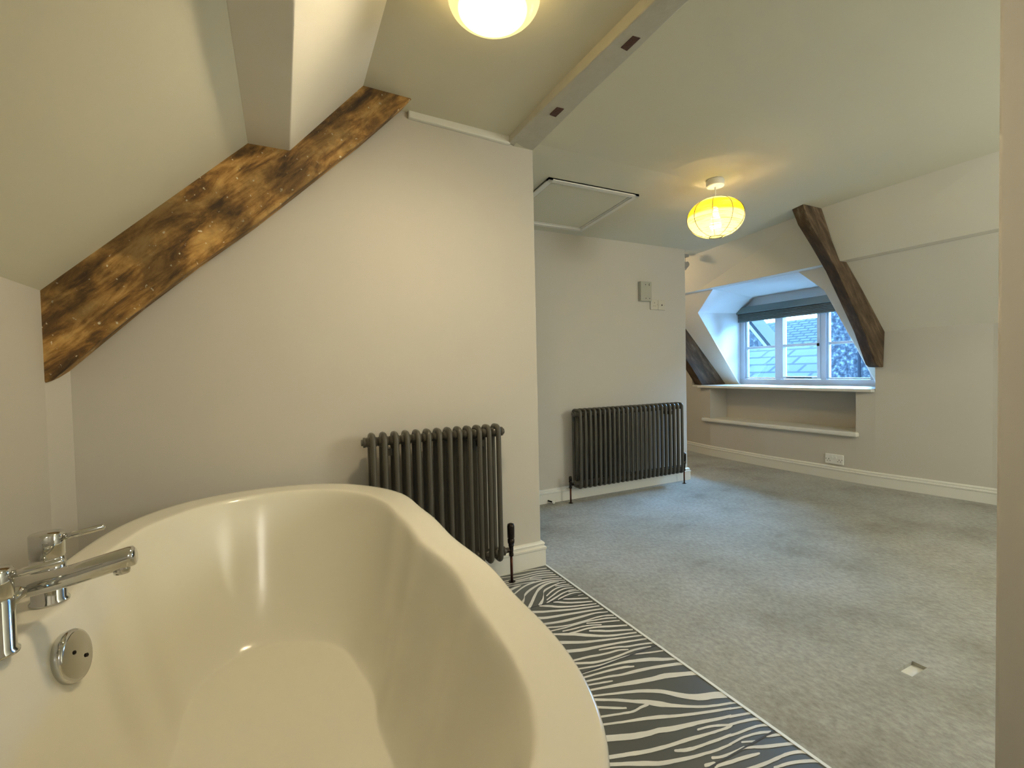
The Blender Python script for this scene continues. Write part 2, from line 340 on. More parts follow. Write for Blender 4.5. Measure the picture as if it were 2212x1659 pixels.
# floors: sub-floor, zebra tiles, carpet
struct('floor', box(-.9, 4.9, YN, YF, -.06, -.012), 'board')
ZEBRA = [  # stripe ribbons of the tile print: left and right edge points in millimetres (x,y,x,y)
[(1167,2012,1163,2004),(1152,2016,1148,2007),(1138,2019,1134,2011),(1124,2023,1119,2015),(1110,2026,1106,2018),(1097,2029,1093,2021),(1082,2032,1079,2024),(1065,2035,1061,2027),(1047,2037,1043,2029),(1029,2039,1025,2030),(1012,2039,1009,2031),(997,2039,994,2031),(981,2039,978,2031),(966,2040,963,2032),(951,2041,948,2033),(936,2042,933,2034),(776,2052,773,2044),(597,2065,594,2056)],
[(1168,1980,1163,1970),(1152,1986,1147,1977),(1137,1992,1132,1983),(1120,1997,1116,1988),(1104,2000,1099,1991),(1087,2001,1083,1992),(1072,2002,1068,1993),(1059,2002,1056,1993),(1049,2002,1045,1993),(1037,2002,1034,1993),(1025,2003,1021,1994),(1011,2005,1007,1996),(999,2007,995,1998),(988,2009,985,2000),(979,2011,975,2002),(969,2013,965,2004),(955,2016,952,2007),(941,2019,937,2010),(927,2022,923,2013),(771,2058,767,2049),(595,2098,592,2089)],
[(1168,1950,1163,1942),(1153,1959,1147,1950),(1137,1967,1132,1958),(1121,1973,1116,1964),(1106,1977,1101,1968),(1091,1979,1087,1970),(1076,1980,1072,1971),(1061,1981,1058,1972),(1046,1980,1043,1971),(1031,1980,1028,1971),(1016,1979,1012,1970),(1000,1978,997,1969),(984,1978,980,1969),(966,1979,963,1970),(948,1981,945,1972),(932,1982,929,1974),(919,1983,916,1974),(908,1983,905,1974),(898,1983,895,1974),(738,1985,735,1977),(558,1988,555,1979)],
[(1168,1927,1162,1917),(1152,1934,1147,1924),(1136,1941,1131,1932),(1121,1948,1115,1938),(1105,1953,1100,1943),(1090,1957,1085,1947),(1076,1960,1072,1950),(1064,1960,1060,1951),(1053,1959,1050,1950),(1042,1958,1038,1949),(1029,1959,1025,1949),(1016,1959,1012,1949),(1001,1959,997,1950),(984,1960,981,1950),(966,1960,962,1951),(948,1961,945,1952),(932,1963,928,1954),(916,1965,913,1956),(901,1967,897,1958),(742,1987,738,1978),(563,2010,560,2000)],
[(1170,1902,1166,1894),(1153,1909,1149,1902),(1136,1917,1132,1909),(1120,1923,1116,1916),(1106,1928,1102,1921),(1093,1932,1089,1925),(1080,1936,1076,1929),(1066,1941,1062,1933),(1052,1945,1048,1937),(1037,1949,1033,1941),(1034,1948,1031,1944)],
[(1083,1915,1080,1910),(1081,1917,1076,1910),(1072,1921,1068,1913),(1064,1924,1060,1916),(1053,1928,1049,1920),(1039,1933,1035,1925),(1023,1939,1020,1931),(1007,1943,1003,1936),(989,1945,986,1937),(971,1945,969,1938),(954,1945,951,1938),(936,1946,933,1938),(919,1946,916,1938),(901,1946,899,1939),(741,1948,739,1941),(561,1950,559,1943)],
[(1040,1909,1038,1905),(1038,1910,1035,1904),(1023,1912,1020,1906),(1008,1914,1005,1908),(992,1916,990,1910),(975,1918,973,1912),(958,1920,956,1913),(942,1922,939,1915),(928,1924,925,1918),(915,1927,912,1921),(902,1930,899,1923),(745,1963,742,1956),(569,2000,566,1993)],
[(1172,1878,1167,1870),(1158,1884,1154,1876),(1145,1890,1140,1882),(1131,1895,1127,1886),(1119,1898,1114,1889),(1107,1901,1103,1891),(1094,1903,1089,1892),(1077,1904,1072,1894),(1058,1906,1053,1894),(1040,1906,1035,1894),(1025,1905,1020,1893),(1011,1904,1006,1891),(996,1901,993,1888),(982,1896,979,1884),(968,1890,966,1878),(954,1883,953,1872),(941,1875,939,1864),(927,1866,926,1856),(916,1859,915,1849),(909,1854,908,1844),(903,1851,902,1841),(898,1848,897,1837),(762,1764,761,1753),(609,1669,608,1658)],
[(1173,1852,1168,1845),(1159,1860,1154,1852),(1146,1868,1141,1859),(1133,1874,1128,1865),(1121,1879,1115,1869),(1109,1882,1104,1871),(1096,1884,1091,1872),(1082,1884,1077,1871),(1067,1883,1062,1869),(1052,1880,1047,1866),(1038,1876,1034,1862),(1024,1871,1020,1856),(1011,1866,1007,1850),(998,1860,995,1844),(985,1854,983,1838),(973,1847,971,1831),(961,1840,960,1824),(949,1831,949,1816),(937,1819,940,1809),(929,1805,931,1802),(922,1793,924,1790),(914,1783,917,1777),(906,1776,909,1765),(898,1769,901,1755),(890,1761,893,1746),(781,1643,785,1629),(659,1511,663,1496)],
[(1139,1852,1136,1847),(1131,1857,1127,1850),(1123,1862,1118,1853),(1113,1865,1108,1854),(1101,1867,1096,1854),(1089,1867,1083,1852),(1076,1865,1070,1849),(1063,1862,1058,1844),(1051,1858,1047,1839),(1039,1852,1036,1832),(1028,1846,1026,1826),(1017,1838,1017,1820),(1006,1828,1007,1813),(993,1815,995,1802),(980,1802,983,1788),(967,1789,971,1775),(955,1776,960,1762),(944,1763,949,1749),(933,1751,938,1737),(923,1740,928,1725),(913,1730,918,1715),(904,1719,908,1704),(795,1602,799,1587),(672,1470,676,1455)],
[(1169,1835,1165,1828),(1160,1837,1155,1829),(1150,1839,1146,1831),(1139,1840,1135,1832),(1127,1840,1123,1830),(1115,1838,1111,1828),(1102,1836,1098,1825),(1089,1833,1085,1821),(1075,1829,1071,1816),(1063,1825,1059,1811),(1051,1821,1047,1806),(1040,1816,1038,1801),(1029,1807,1030,1797),(1021,1794,1023,1792),(1015,1782,1016,1781),(1008,1771,1010,1770),(999,1760,1002,1757),(990,1748,994,1743),(980,1738,984,1729),(970,1730,973,1715),(959,1720,962,1704),(948,1710,951,1695),(945,1703,946,1694)],
[(964,1904,963,1900),(962,1905,960,1899),(952,1905,949,1895),(942,1905,938,1892),(932,1905,927,1888),(921,1902,917,1884),(911,1900,906,1879),(901,1897,896,1874),(751,1842,745,1819),(582,1780,576,1757)],
[(1170,1808,1166,1801),(1159,1811,1155,1804),(1147,1815,1143,1808),(1136,1818,1132,1811),(1125,1820,1122,1813),(1115,1822,1111,1815),(1104,1824,1101,1817),(1101,1823,1099,1819)],
[(1170,1789,1166,1783),(1157,1795,1153,1788),(1143,1800,1139,1793),(1131,1805,1126,1796),(1119,1806,1114,1797),(1108,1806,1104,1796),(1097,1804,1093,1794),(1085,1801,1082,1791),(1073,1797,1071,1786),(1061,1791,1059,1780),(1047,1783,1046,1773),(1033,1773,1032,1764),(1019,1764,1018,1755),(1016,1761,1015,1756)],
[(1169,1770,1165,1765),(1156,1775,1152,1768),(1143,1780,1138,1772),(1130,1783,1125,1774),(1118,1783,1113,1773),(1106,1781,1102,1771),(1094,1778,1090,1768),(1082,1774,1079,1763),(1070,1768,1067,1757),(1056,1761,1054,1750),(1039,1752,1037,1742),(1021,1742,1019,1733),(1002,1732,1001,1724),(999,1729,999,1724)],
[(1169,1751,1166,1745),(1160,1753,1156,1747),(1151,1756,1147,1748),(1140,1757,1136,1749),(1126,1756,1122,1747),(1111,1754,1107,1744),(1095,1751,1091,1740),(1080,1746,1077,1735),(1066,1740,1063,1729),(1050,1734,1046,1722),(1031,1727,1028,1715),(1010,1718,1007,1708),(990,1710,987,1700),(986,1707,984,1701)],
[(1176,1736,1172,1730),(1169,1739,1165,1732),(1161,1741,1157,1735),(1153,1743,1150,1737),(1144,1745,1141,1738),(1135,1746,1132,1739),(1126,1746,1122,1740),(1122,1745,1120,1742)],
[(1173,1715,1169,1711),(1163,1720,1159,1714),(1153,1725,1149,1718),(1143,1728,1139,1720),(1132,1729,1127,1721),(1119,1729,1115,1720),(1107,1727,1103,1718),(1093,1725,1089,1716),(1078,1721,1075,1712),(1066,1718,1064,1709),(1058,1715,1056,1707),(1052,1712,1050,1706),(1046,1709,1044,1704),(1044,1707,1043,1705)],
[(1168,1693,1166,1689),(1143,1696,1141,1692),(1141,1696,1140,1693)],
[(1170,1659,1165,1650),(1159,1663,1154,1654),(1149,1668,1143,1658),(1137,1672,1131,1663),(1124,1678,1117,1668),(1110,1685,1103,1674),(1097,1690,1090,1680),(1086,1695,1080,1685),(1078,1699,1072,1691),(1069,1703,1065,1697),(1066,1703,1063,1699)],
[(1168,1626,1163,1619),(1151,1633,1146,1624),(1135,1639,1129,1629),(1119,1645,1112,1635),(1102,1653,1095,1642),(1085,1660,1077,1649),(1070,1668,1062,1657),(1056,1677,1049,1666),(1045,1687,1037,1676),(1035,1694,1028,1684),(1027,1697,1022,1688),(1022,1697,1018,1691),(1016,1698,1014,1693),(1014,1697,1013,1695)],
[(1171,1601,1166,1594),(1151,1607,1146,1599),(1132,1613,1126,1604),(1113,1619,1107,1610),(1095,1624,1089,1615),(1077,1630,1071,1620),(1061,1636,1054,1626),(1044,1644,1037,1633),(1028,1653,1020,1640),(1014,1661,1006,1648),(1004,1669,995,1655),(996,1677,986,1663),(986,1684,977,1670),(975,1690,967,1677),(962,1695,957,1685),(950,1699,946,1692),(947,1699,944,1695)],
[(1171,1581,1166,1573),(1151,1586,1145,1578),(1131,1591,1125,1582),(1110,1597,1104,1587),(1089,1603,1083,1592),(1068,1609,1061,1598),(1047,1616,1040,1604),(1027,1623,1020,1611),(1006,1631,999,1618),(987,1638,980,1625),(969,1645,962,1631),(952,1651,945,1637),(938,1657,930,1642),(926,1663,918,1648),(916,1668,908,1652),(906,1673,898,1657),(763,1744,754,1728),(601,1824,593,1809)],
[(1172,1555,1167,1547),(1153,1559,1148,1550),(1135,1564,1129,1554),(1115,1569,1109,1558),(1094,1574,1087,1562),(1072,1578,1065,1566),(1050,1583,1043,1570),(1028,1588,1021,1575),(1006,1593,999,1579),(985,1597,978,1583),(966,1601,959,1586),(948,1605,941,1590),(933,1609,925,1593),(921,1613,913,1597),(912,1617,903,1601),(903,1622,894,1605),(757,1687,748,1670),(592,1759,583,1743)],
[(1172,1524,1167,1518),(1155,1530,1150,1523),(1139,1537,1133,1529),(1121,1542,1116,1533),(1102,1545,1096,1534),(1082,1546,1076,1534),(1062,1548,1055,1534),(1043,1549,1035,1535),(1023,1551,1016,1536),(1005,1553,997,1537),(986,1555,978,1539),(968,1557,960,1542),(950,1560,943,1546),(934,1563,927,1550),(919,1567,912,1554),(904,1571,897,1558),(749,1611,742,1599),(575,1657,568,1644)],
[(1176,1492,1171,1484),(1166,1498,1160,1489),(1155,1503,1148,1494),(1142,1507,1136,1499),(1128,1510,1123,1502),(1114,1512,1109,1503),(1099,1513,1094,1505),(1083,1513,1079,1505),(1067,1513,1063,1505),(1050,1513,1045,1505),(1029,1514,1025,1505),(1007,1515,1003,1506),(986,1516,982,1508),(968,1519,963,1511),(950,1523,946,1514),(935,1527,930,1518),(923,1531,918,1522),(913,1535,908,1527),(903,1539,898,1531),(755,1602,751,1593),(590,1672,585,1663)],
[(1174,1472,1168,1464),(1161,1478,1155,1470),(1147,1484,1142,1476),(1134,1489,1128,1481),(1120,1492,1115,1484),(1107,1494,1102,1487),(1093,1497,1089,1489),(1080,1500,1075,1492),(1067,1503,1063,1495),(1053,1505,1049,1498),(1040,1507,1036,1499),(1026,1507,1022,1500),(1010,1508,1006,1500),(991,1508,988,1501),(971,1508,968,1501),(952,1509,949,1501),(935,1510,931,1503),(918,1512,915,1505),(901,1514,898,1507),(742,1533,739,1525),(564,1554,560,1546)],
[(1171,1449,1166,1442),(1158,1454,1153,1447),(1144,1459,1139,1452),(1130,1463,1125,1457),(1115,1468,1110,1462),(1100,1473,1095,1466),(1086,1478,1081,1471),(1072,1483,1067,1476),(1059,1488,1054,1482),(1046,1494,1041,1487),(1042,1493,1039,1489)],
[(1089,1457,1086,1453),(1087,1460,1082,1453),(1076,1465,1071,1458),(1064,1470,1059,1463),(1053,1475,1048,1467),(1041,1478,1037,1471),(1030,1481,1025,1474),(1017,1484,1013,1476),(1004,1485,1000,1478),(989,1486,986,1478),(975,1487,971,1479),(961,1488,957,1481),(947,1490,943,1483),(933,1492,929,1485),(929,1491,927,1487)],
[(1176,1409,1169,1400),(1159,1416,1152,1407),(1143,1422,1136,1413),(1127,1429,1119,1419),(1112,1436,1104,1425),(1097,1443,1089,1432),(1082,1449,1074,1438),(1067,1454,1060,1444),(1052,1459,1045,1449),(1037,1462,1032,1452),(1024,1464,1019,1455),(1011,1465,1006,1456),(998,1465,994,1456),(985,1466,981,1456),(973,1466,968,1456),(961,1467,956,1456),(952,1468,947,1458),(944,1468,939,1460),(935,1469,931,1462),(932,1468,929,1464)],
[(1174,1374,1168,1367),(1161,1380,1154,1372),(1148,1386,1141,1378),(1134,1392,1127,1383),(1119,1398,1111,1389),(1103,1405,1095,1395),(1089,1411,1081,1401),(1078,1417,1069,1407),(1068,1424,1060,1413),(1059,1430,1050,1419),(1048,1435,1040,1425),(1037,1440,1030,1431),(1026,1446,1020,1437),(1021,1446,1017,1440)],
[(1173,1353,1168,1345),(1158,1357,1152,1349),(1143,1362,1137,1354),(1127,1366,1121,1358),(1111,1371,1105,1362),(1095,1376,1088,1366),(1080,1382,1072,1371),(1066,1388,1057,1377),(1052,1395,1043,1384),(1038,1403,1029,1391),(1026,1411,1016,1399),(1013,1421,1002,1407),(1001,1430,989,1415),(989,1439,977,1424),(977,1448,965,1433),(962,1458,952,1443),(944,1467,935,1453),(924,1477,916,1464),(904,1486,898,1476),(763,1561,756,1550),(604,1645,597,1634)],
[(1176,1328,1173,1321),(1160,1334,1155,1326),(1141,1339,1136,1332),(1124,1344,1118,1337),(1108,1349,1102,1341),(1093,1354,1087,1346),(1076,1359,1071,1350),(1058,1365,1052,1356),(1038,1371,1032,1361),(1019,1378,1012,1367),(1000,1384,993,1373),(982,1391,974,1378),(963,1398,955,1385),(943,1408,934,1394),(923,1419,913,1405),(902,1431,892,1415),(760,1505,751,1489),(601,1588,591,1573)],
[(1176,1303,1172,1296),(1162,1308,1156,1300),(1145,1312,1139,1304),(1129,1316,1123,1308),(1113,1321,1107,1312),(1098,1325,1091,1316),(1082,1330,1075,1320),(1065,1334,1059,1324),(1049,1337,1043,1327),(1033,1341,1026,1330),(1017,1345,1010,1333),(1001,1348,993,1336),(984,1352,977,1338),(968,1355,960,1341),(952,1358,944,1343),(937,1362,928,1346),(923,1366,913,1350),(909,1371,900,1355),(895,1376,886,1360),(745,1429,735,1414),(575,1490,566,1474)],
[(1176,1273,1174,1266),(1165,1278,1158,1270),(1149,1283,1143,1275),(1134,1288,1127,1279),(1117,1292,1111,1283),(1100,1295,1094,1287),(1085,1299,1079,1290),(1073,1303,1067,1295),(1064,1308,1057,1300),(1053,1312,1047,1304),(1042,1316,1036,1307),(1030,1319,1024,1310),(1018,1322,1013,1314),(1006,1324,1001,1317),(994,1327,990,1320),(982,1329,978,1323),(979,1329,976,1325)],
[(1073,1281,1071,1278),(1072,1283,1068,1278),(1062,1288,1057,1282),(1052,1293,1046,1286),(1040,1297,1035,1289),(1028,1299,1023,1290),(1014,1300,1010,1291),(1002,1301,997,1292),(989,1303,984,1294),(977,1305,972,1296),(965,1307,960,1298),(954,1310,948,1300),(943,1313,937,1303),(931,1316,925,1306),(918,1318,913,1308),(904,1320,899,1310),(890,1321,885,1312),(731,1343,727,1333),(553,1367,548,1358)],
[(1157,1258,1153,1253),(1143,1262,1139,1256),(1130,1266,1124,1258),(1116,1269,1111,1260),(1104,1271,1098,1262),(1091,1273,1086,1264),(1077,1274,1072,1264),(1058,1273,1054,1264),(1038,1272,1034,1263),(1019,1272,1014,1262),(1001,1272,996,1263),(983,1273,978,1263),(967,1274,962,1265),(951,1277,945,1267),(935,1280,929,1270),(921,1284,915,1273),(909,1288,903,1278),(899,1293,892,1283),(888,1298,881,1288),(742,1365,735,1355),(579,1440,572,1430)],
[(1087,1247,1086,1245),(1086,1247,1085,1245),(1069,1250,1067,1248),(1052,1254,1050,1250),(1035,1256,1032,1252),(1017,1257,1014,1253),(999,1257,996,1253),(981,1258,978,1252),(964,1258,961,1252),(946,1258,943,1252),(930,1260,926,1253),(913,1263,909,1256),(896,1268,892,1260),(879,1272,875,1265),(725,1313,720,1306),(550,1359,546,1352)],
[(1176,1220,1174,1213),(1162,1224,1157,1218),(1145,1229,1140,1222),(1129,1234,1123,1227),(1112,1239,1107,1233),(1096,1244,1091,1238),(1079,1249,1075,1244),(1076,1249,1074,1246)],
[(1176,1165,1176,1157),(1170,1173,1160,1163),(1156,1180,1145,1168),(1142,1187,1130,1174),(1130,1195,1117,1181),(1119,1202,1105,1187),(1105,1209,1092,1194),(1088,1215,1076,1200),(1069,1221,1058,1207),(1050,1226,1041,1213),(1035,1231,1026,1218),(1020,1234,1012,1223),(1004,1237,998,1227),(988,1239,983,1230),(971,1241,966,1233),(955,1242,952,1235),(942,1243,939,1237),(930,1244,927,1238),(918,1244,915,1239),(904,1245,902,1240),(890,1246,888,1242),(877,1247,875,1243),(717,1261,716,1257),(538,1277,536,1273)],
[(1028,1199,1025,1195),(1026,1201,1021,1195),(1017,1205,1011,1198),(1009,1210,1002,1201),(999,1214,992,1204),(988,1216,982,1206),(977,1218,971,1209),(964,1220,959,1211),(949,1223,944,1213),(933,1225,928,1216),(917,1227,913,1218),(903,1228,898,1220),(889,1230,885,1222),(875,1231,871,1223),(716,1248,712,1240),(537,1267,533,1259)],
[(1176,1139,1176,1126),(1167,1145,1156,1133),(1146,1151,1135,1139),(1126,1157,1116,1145),(1107,1162,1097,1150),(1088,1167,1079,1155),(1070,1171,1061,1160),(1050,1176,1042,1163),(1030,1180,1022,1167),(1012,1183,1004,1170),(995,1185,988,1173),(979,1186,973,1176),(964,1188,958,1179),(950,1191,944,1183),(937,1196,931,1187),(922,1200,917,1191),(905,1203,900,1195),(887,1206,883,1198),(869,1210,865,1202),(712,1240,708,1233),(535,1275,531,1267)],
[(918,1174,916,1171),(916,1176,913,1171),(908,1179,905,1172),(901,1181,896,1174),(892,1184,888,1176),(883,1186,878,1179),(873,1188,868,1181),(863,1191,859,1184),(707,1228,703,1222),(532,1271,528,1264)],
[(1176,1083,1175,1068),(1173,1090,1158,1074),(1155,1096,1140,1081),(1138,1103,1122,1087),(1121,1110,1105,1092),(1105,1117,1088,1098),(1088,1123,1072,1103),(1071,1126,1057,1106),(1055,1127,1043,1109),(1039,1129,1027,1112),(1022,1133,1010,1116),(1004,1137,992,1121),(986,1142,974,1125),(969,1146,958,1130),(952,1150,942,1135),(933,1154,924,1141),(909,1159,902,1147),(884,1164,878,1154),(858,1169,853,1161),(702,1206,698,1198),(527,1248,523,1239)],
[(1176,967,1173,950),(1176,974,1161,955),(1172,980,1149,960),(1160,986,1137,965),(1146,991,1125,969),(1132,995,1111,972),(1120,999,1098,977),(1108,1003,1086,983),(1097,1008,1076,991),(1086,1014,1067,998),(1076,1021,1058,1006),(1067,1029,1049,1015),(1058,1037,1041,1023),(1050,1045,1033,1033),(1041,1054,1026,1042),(1032,1063,1018,1051),(1022,1071,1009,1059),(1012,1078,999,1066),(1000,1084,988,1073),(986,1092,975,1080),(971,1099,961,1088),(955,1106,946,1095),(939,1111,931,1101),(924,1116,917,1107),(906,1122,900,1113),(887,1128,881,1120),(866,1135,861,1128),(845,1142,841,1135),(694,1195,690,1188),(524,1254,520,1247)],
[(1167,933,1160,927),(1153,937,1146,930),(1139,941,1132,934),(1125,945,1118,938),(1110,951,1103,943),(1095,956,1087,949),(1080,963,1072,955),(1066,970,1058,962),(1054,977,1045,970),(1041,985,1032,977),(1028,994,1019,985),(1016,1003,1005,993),(1005,1011,993,1000),(996,1020,982,1007),(989,1028,971,1013),(980,1036,962,1020),(971,1043,953,1028),(961,1051,945,1037),(951,1058,937,1045),(940,1064,928,1052),(929,1070,918,1058),(917,1076,908,1066),(905,1084,896,1075),(892,1093,883,1084),(879,1102,871,1092),(866,1109,859,1100),(854,1115,847,1107),(842,1122,835,1113),(703,1200,696,1192),(546,1288,539,1280)],
[(947,1044,944,1038),(944,1046,939,1036),(934,1046,929,1036),(924,1046,920,1037),(915,1046,911,1037),(905,1044,902,1036),(896,1043,893,1035),(887,1043,883,1035),(878,1044,873,1037),(869,1047,864,1039),(858,1050,854,1043),(845,1053,841,1046),(830,1058,826,1051),(816,1062,811,1055),(663,1109,658,1102),(491,1162,486,1155)],
[(878,1060,875,1056),(877,1063,872,1057),(870,1066,865,1060),(864,1070,858,1063),(856,1075,850,1067),(848,1080,841,1072),(838,1086,832,1078),(828,1092,822,1084),(692,1176,686,1169),(539,1271,533,1264)],
[(1148,918,1142,912),(1128,924,1121,918),(1108,931,1101,923),(1088,937,1081,929),(1070,943,1062,935),(1051,949,1044,941),(1033,955,1025,947),(1014,962,1007,953),(996,968,988,960),(979,975,971,966),(965,981,956,972),(952,988,942,977),(938,994,928,983),(923,999,914,988),(908,1004,900,994),(892,1009,885,999),(877,1013,870,1004),(861,1017,855,1009),(846,1021,841,1014),(832,1025,827,1018),(818,1030,814,1023),(805,1034,801,1027),(653,1086,649,1079),(483,1143,478,1136)],
[(1123,899,1116,891),(1109,902,1102,894),(1095,905,1087,897),(1080,909,1072,900),(1065,913,1057,904),(1049,918,1041,908),(1033,923,1024,912),(1017,927,1008,916),(1001,931,991,918),(984,935,974,922),(968,939,958,925),(952,943,941,928),(938,947,926,932),(926,951,913,936),(915,955,903,940),(903,959,892,944),(889,961,880,946),(877,963,867,947),(864,966,853,950),(850,971,838,953),(835,975,823,957),(821,980,808,962),(809,985,795,967),(797,990,783,972),(784,995,771,977),(636,1056,623,1038),(470,1124,456,1106)],
[(1094,875,1087,869),(1082,880,1075,874),(1070,886,1063,880),(1059,891,1053,884),(1050,894,1044,888),(1042,897,1035,891),(1032,900,1027,893),(1021,902,1016,896),(1009,904,1004,898),(998,906,993,900),(994,905,991,902)],
[(1077,872,1074,867),(1075,874,1069,866),(1065,875,1059,868),(1054,876,1049,869),(1043,878,1037,871),(1030,880,1025,872),(1017,882,1011,875),(1002,885,996,877),(987,888,980,879),(970,892,963,882),(954,895,946,885),(937,898,930,887),(919,900,913,890),(904,902,897,892),(890,904,884,894),(878,906,872,896),(866,909,859,898),(851,912,844,901),(836,915,829,904),(821,919,814,908),(807,923,799,912),(793,928,785,916),(780,932,773,921),(770,935,763,924),(762,937,755,926),(753,940,747,929),(601,988,594,977),(429,1042,423,1031)],
[(1063,852,1058,845),(1048,854,1043,846),(1032,855,1027,848),(1017,857,1012,849),(1003,859,998,851),(990,861,984,853),(976,862,971,855),(962,864,957,856),(948,866,943,858),(936,868,930,859),(927,871,919,861),(918,873,911,863),(911,875,903,866),(904,878,896,870),(897,880,890,873),(890,883,884,877),(886,883,883,879)],
[(1035,830,1032,824),(1020,831,1016,825),(1004,833,1000,826),(990,834,985,827),(977,836,972,829),(965,838,959,831),(952,841,946,834),(937,844,931,836),(921,847,915,839),(906,851,899,842),(892,855,885,845),(878,859,870,849),(864,863,856,853),(850,867,842,856),(837,871,829,860),(824,876,815,865),(813,882,803,871),(803,888,792,877),(790,895,780,883),(774,902,765,891),(757,910,749,900),(740,917,733,908),(595,986,588,977),(433,1064,426,1055)],
[(949,807,945,802),(947,810,940,801),(923,816,916,808),(918,815,914,810)],
[(1176,927,1176,921),(1160,934,1154,928),(1156,933,1153,930)],
[(1176,907,1176,901),(1141,919,1135,913),(1137,919,1134,915)],
[(1176,881,1176,873),(1115,899,1108,891),(1110,898,1106,894)],
[(1176,853,1176,845),(1176,856,1171,849),(1170,860,1162,853),(1159,863,1151,856),(1147,867,1140,859),(1135,869,1128,862),(1123,872,1116,865),(1111,874,1105,867),(1100,876,1094,869),(1089,878,1083,871),(1084,877,1080,873)],
[(1093,872,1092,869),(1092,873,1090,868),(1088,872,1086,867),(1084,872,1082,866),(1081,872,1077,866),(1076,872,1072,866),(1070,873,1066,866),(1065,873,1060,867),(1061,872,1059,868)],
[(1176,822,1176,816),(1176,827,1175,821),(1174,832,1165,826),(1162,836,1155,830),(1148,840,1142,833),(1133,842,1127,835),(1119,844,1113,837),(1106,845,1101,838),(1095,846,1090,839),(1084,847,1079,840),(1075,848,1069,842),(1065,850,1060,843),(1056,852,1051,845),(1052,851,1049,847)],
[(1167,808,1159,802),(1158,812,1150,806),(1149,816,1141,810),(1139,820,1131,813),(1126,823,1119,817),(1112,826,1106,820),(1098,828,1093,822),(1086,830,1082,824),(1075,831,1071,825),(1064,831,1060,825),(1052,831,1049,825),(1040,831,1037,825),(1029,831,1026,825),(1026,829,1024,826)],
[(1100,805,1096,802),(1098,807,1093,802),(1066,820,1061,816),(1063,820,1060,818)],
[(1058,805,1055,801),(1056,807,1052,800),(1046,808,1041,801),(1035,808,1030,802),(1023,809,1019,803),(1009,810,1005,804),(995,812,990,805),(982,814,977,807),(973,816,966,810),(965,819,958,813),(957,823,950,816),(953,823,949,819)],
[(1176,787,1176,781),(1176,791,1174,784),(1170,795,1162,788),(1159,798,1152,791),(1151,799,1145,794),(1145,800,1141,796),(1138,801,1136,799),(1137,800,1135,799)],
[(1176,752,1176,746),(1176,757,1173,750),(1168,762,1158,755),(1154,767,1144,760),(1139,773,1130,765),(1125,778,1115,770),(1112,783,1102,775),(1101,787,1091,780),(1090,792,1081,785),(1080,796,1073,790),(1071,799,1065,793),(1063,801,1057,797),(1055,804,1050,800),(1052,804,1049,801)],
[(1074,774,1070,771),(1072,776,1067,771),(1062,779,1056,772),(1052,782,1045,774),(1039,785,1032,776),(1024,788,1017,779),(1007,791,1000,782),(991,793,984,784),(977,796,970,787),(964,798,957,790),(953,800,948,792),(945,800,942,793),(940,798,938,793),(935,798,934,794),(934,797,933,795)],
[(1176,715,1176,709),(1176,722,1176,715),(1176,728,1168,722),(1167,734,1157,727),(1155,738,1146,731),(1143,741,1134,734),(1129,744,1122,736),(1114,745,1108,738),(1099,747,1093,738),(1084,748,1078,740),(1071,749,1064,741),(1057,751,1051,742),(1043,753,1036,744),(1028,755,1021,747),(1012,758,1005,750),(996,761,989,753),(991,760,987,755)],
[(1176,685,1176,679),(1176,690,1176,685),(1176,696,1169,690),(1167,702,1157,696),(1155,708,1145,701),(1142,713,1132,707),(1128,718,1120,711),(1115,722,1107,715),(1102,725,1095,718),(1091,727,1084,720),(1082,728,1076,722),(1075,729,1069,723),(1067,731,1062,724),(1063,730,1060,726)]]
bm = box(-.67, 1.176, YN, 2.06, -.012, 0)
for kz, rb in enumerate(ZEBRA):
    zz = .0004+.000006*kz
    vs = [(bm.verts.new((a/1000, min(b, 2050)/1000, zz)), bm.verts.new((c/1000, min(d, 2050)/1000, zz))) for a, b, c, d in rb]
    for (p, q), (p2, q2) in zip(vs, vs[1:]):
        bm.faces.new([p, p2, q2, q]).material_index = 1
for yj in (1.701, 1.250, .803):
    v = [bm.verts.new(p) for p in ((.3, yj-.0022, .0009), (1.176, yj-.0022, .0009), (1.176, yj+.0022, .0009), (.3, yj+.0022, .0009))]
    bm.faces.new(v).material_index = 2
ft = struct('floor_tiles', bm, 'tile'); ft.data.materials.append(M['print']); ft.data.materials.append(M['grout'])
for p in ft.data.polygons:
    if p.normal.z < 0 and p.material_index: p.flip()
struct('trim_1', box(1.176, 1.186, .365, 2.06, -.012, .002), 'white')
cx0, cx1, cy0, cy1 = 1.76, 1.875, .84, .882     # small cut-out (re-placed below)
bm = bmesh.new()
xs = [1.187, 1.813, 1.905, 4.6]; ys = [YN, .835, .872, YF]
HX0, HX1, HY0, HY1 = 1.765, 1.86, .742, .782
xs = [1.187, HX0, HX1, 4.2]; ys = [YN, HY0, HY1, YF]
V = {(i, j, k): bm.verts.new((xs[i], ys[j], z)) for i in range(4) for j in range(4) for k, z in ((0, -.012), (1, 0.0))}
for i in range(3):
    for j in range(3):
        if (i, j) == (1, 1): continue
        bm.faces.new([V[i, j, 1], V[i+1, j, 1], V[i+1, j+1, 1], V[i, j+1, 1]])
        bm.faces.new([V[i, j+1, 0], V[i+1, j+1, 0], V[i+1, j, 0], V[i, j, 0]])
for a, b_ in (((1, 1), (2, 1)), ((2, 1), (2, 2)), ((2, 2), (1, 2)), ((1, 2), (1, 1))):
    bm.faces.new([V[a[0], a[1], 0], V[b_[0], b_[1], 0], V[b_[0], b_[1], 1], V[a[0], a[1], 1]])
edge = [(4.2, YN), (4.50, YN), (4.395, 1.4), (4.292, 2.062), (4.28, 2.2), (4.255, 3.0), (4.28, 3.68), (4.305, 3.83), (4.36, 4.13), (4.48, YF), (4.2, YF)]
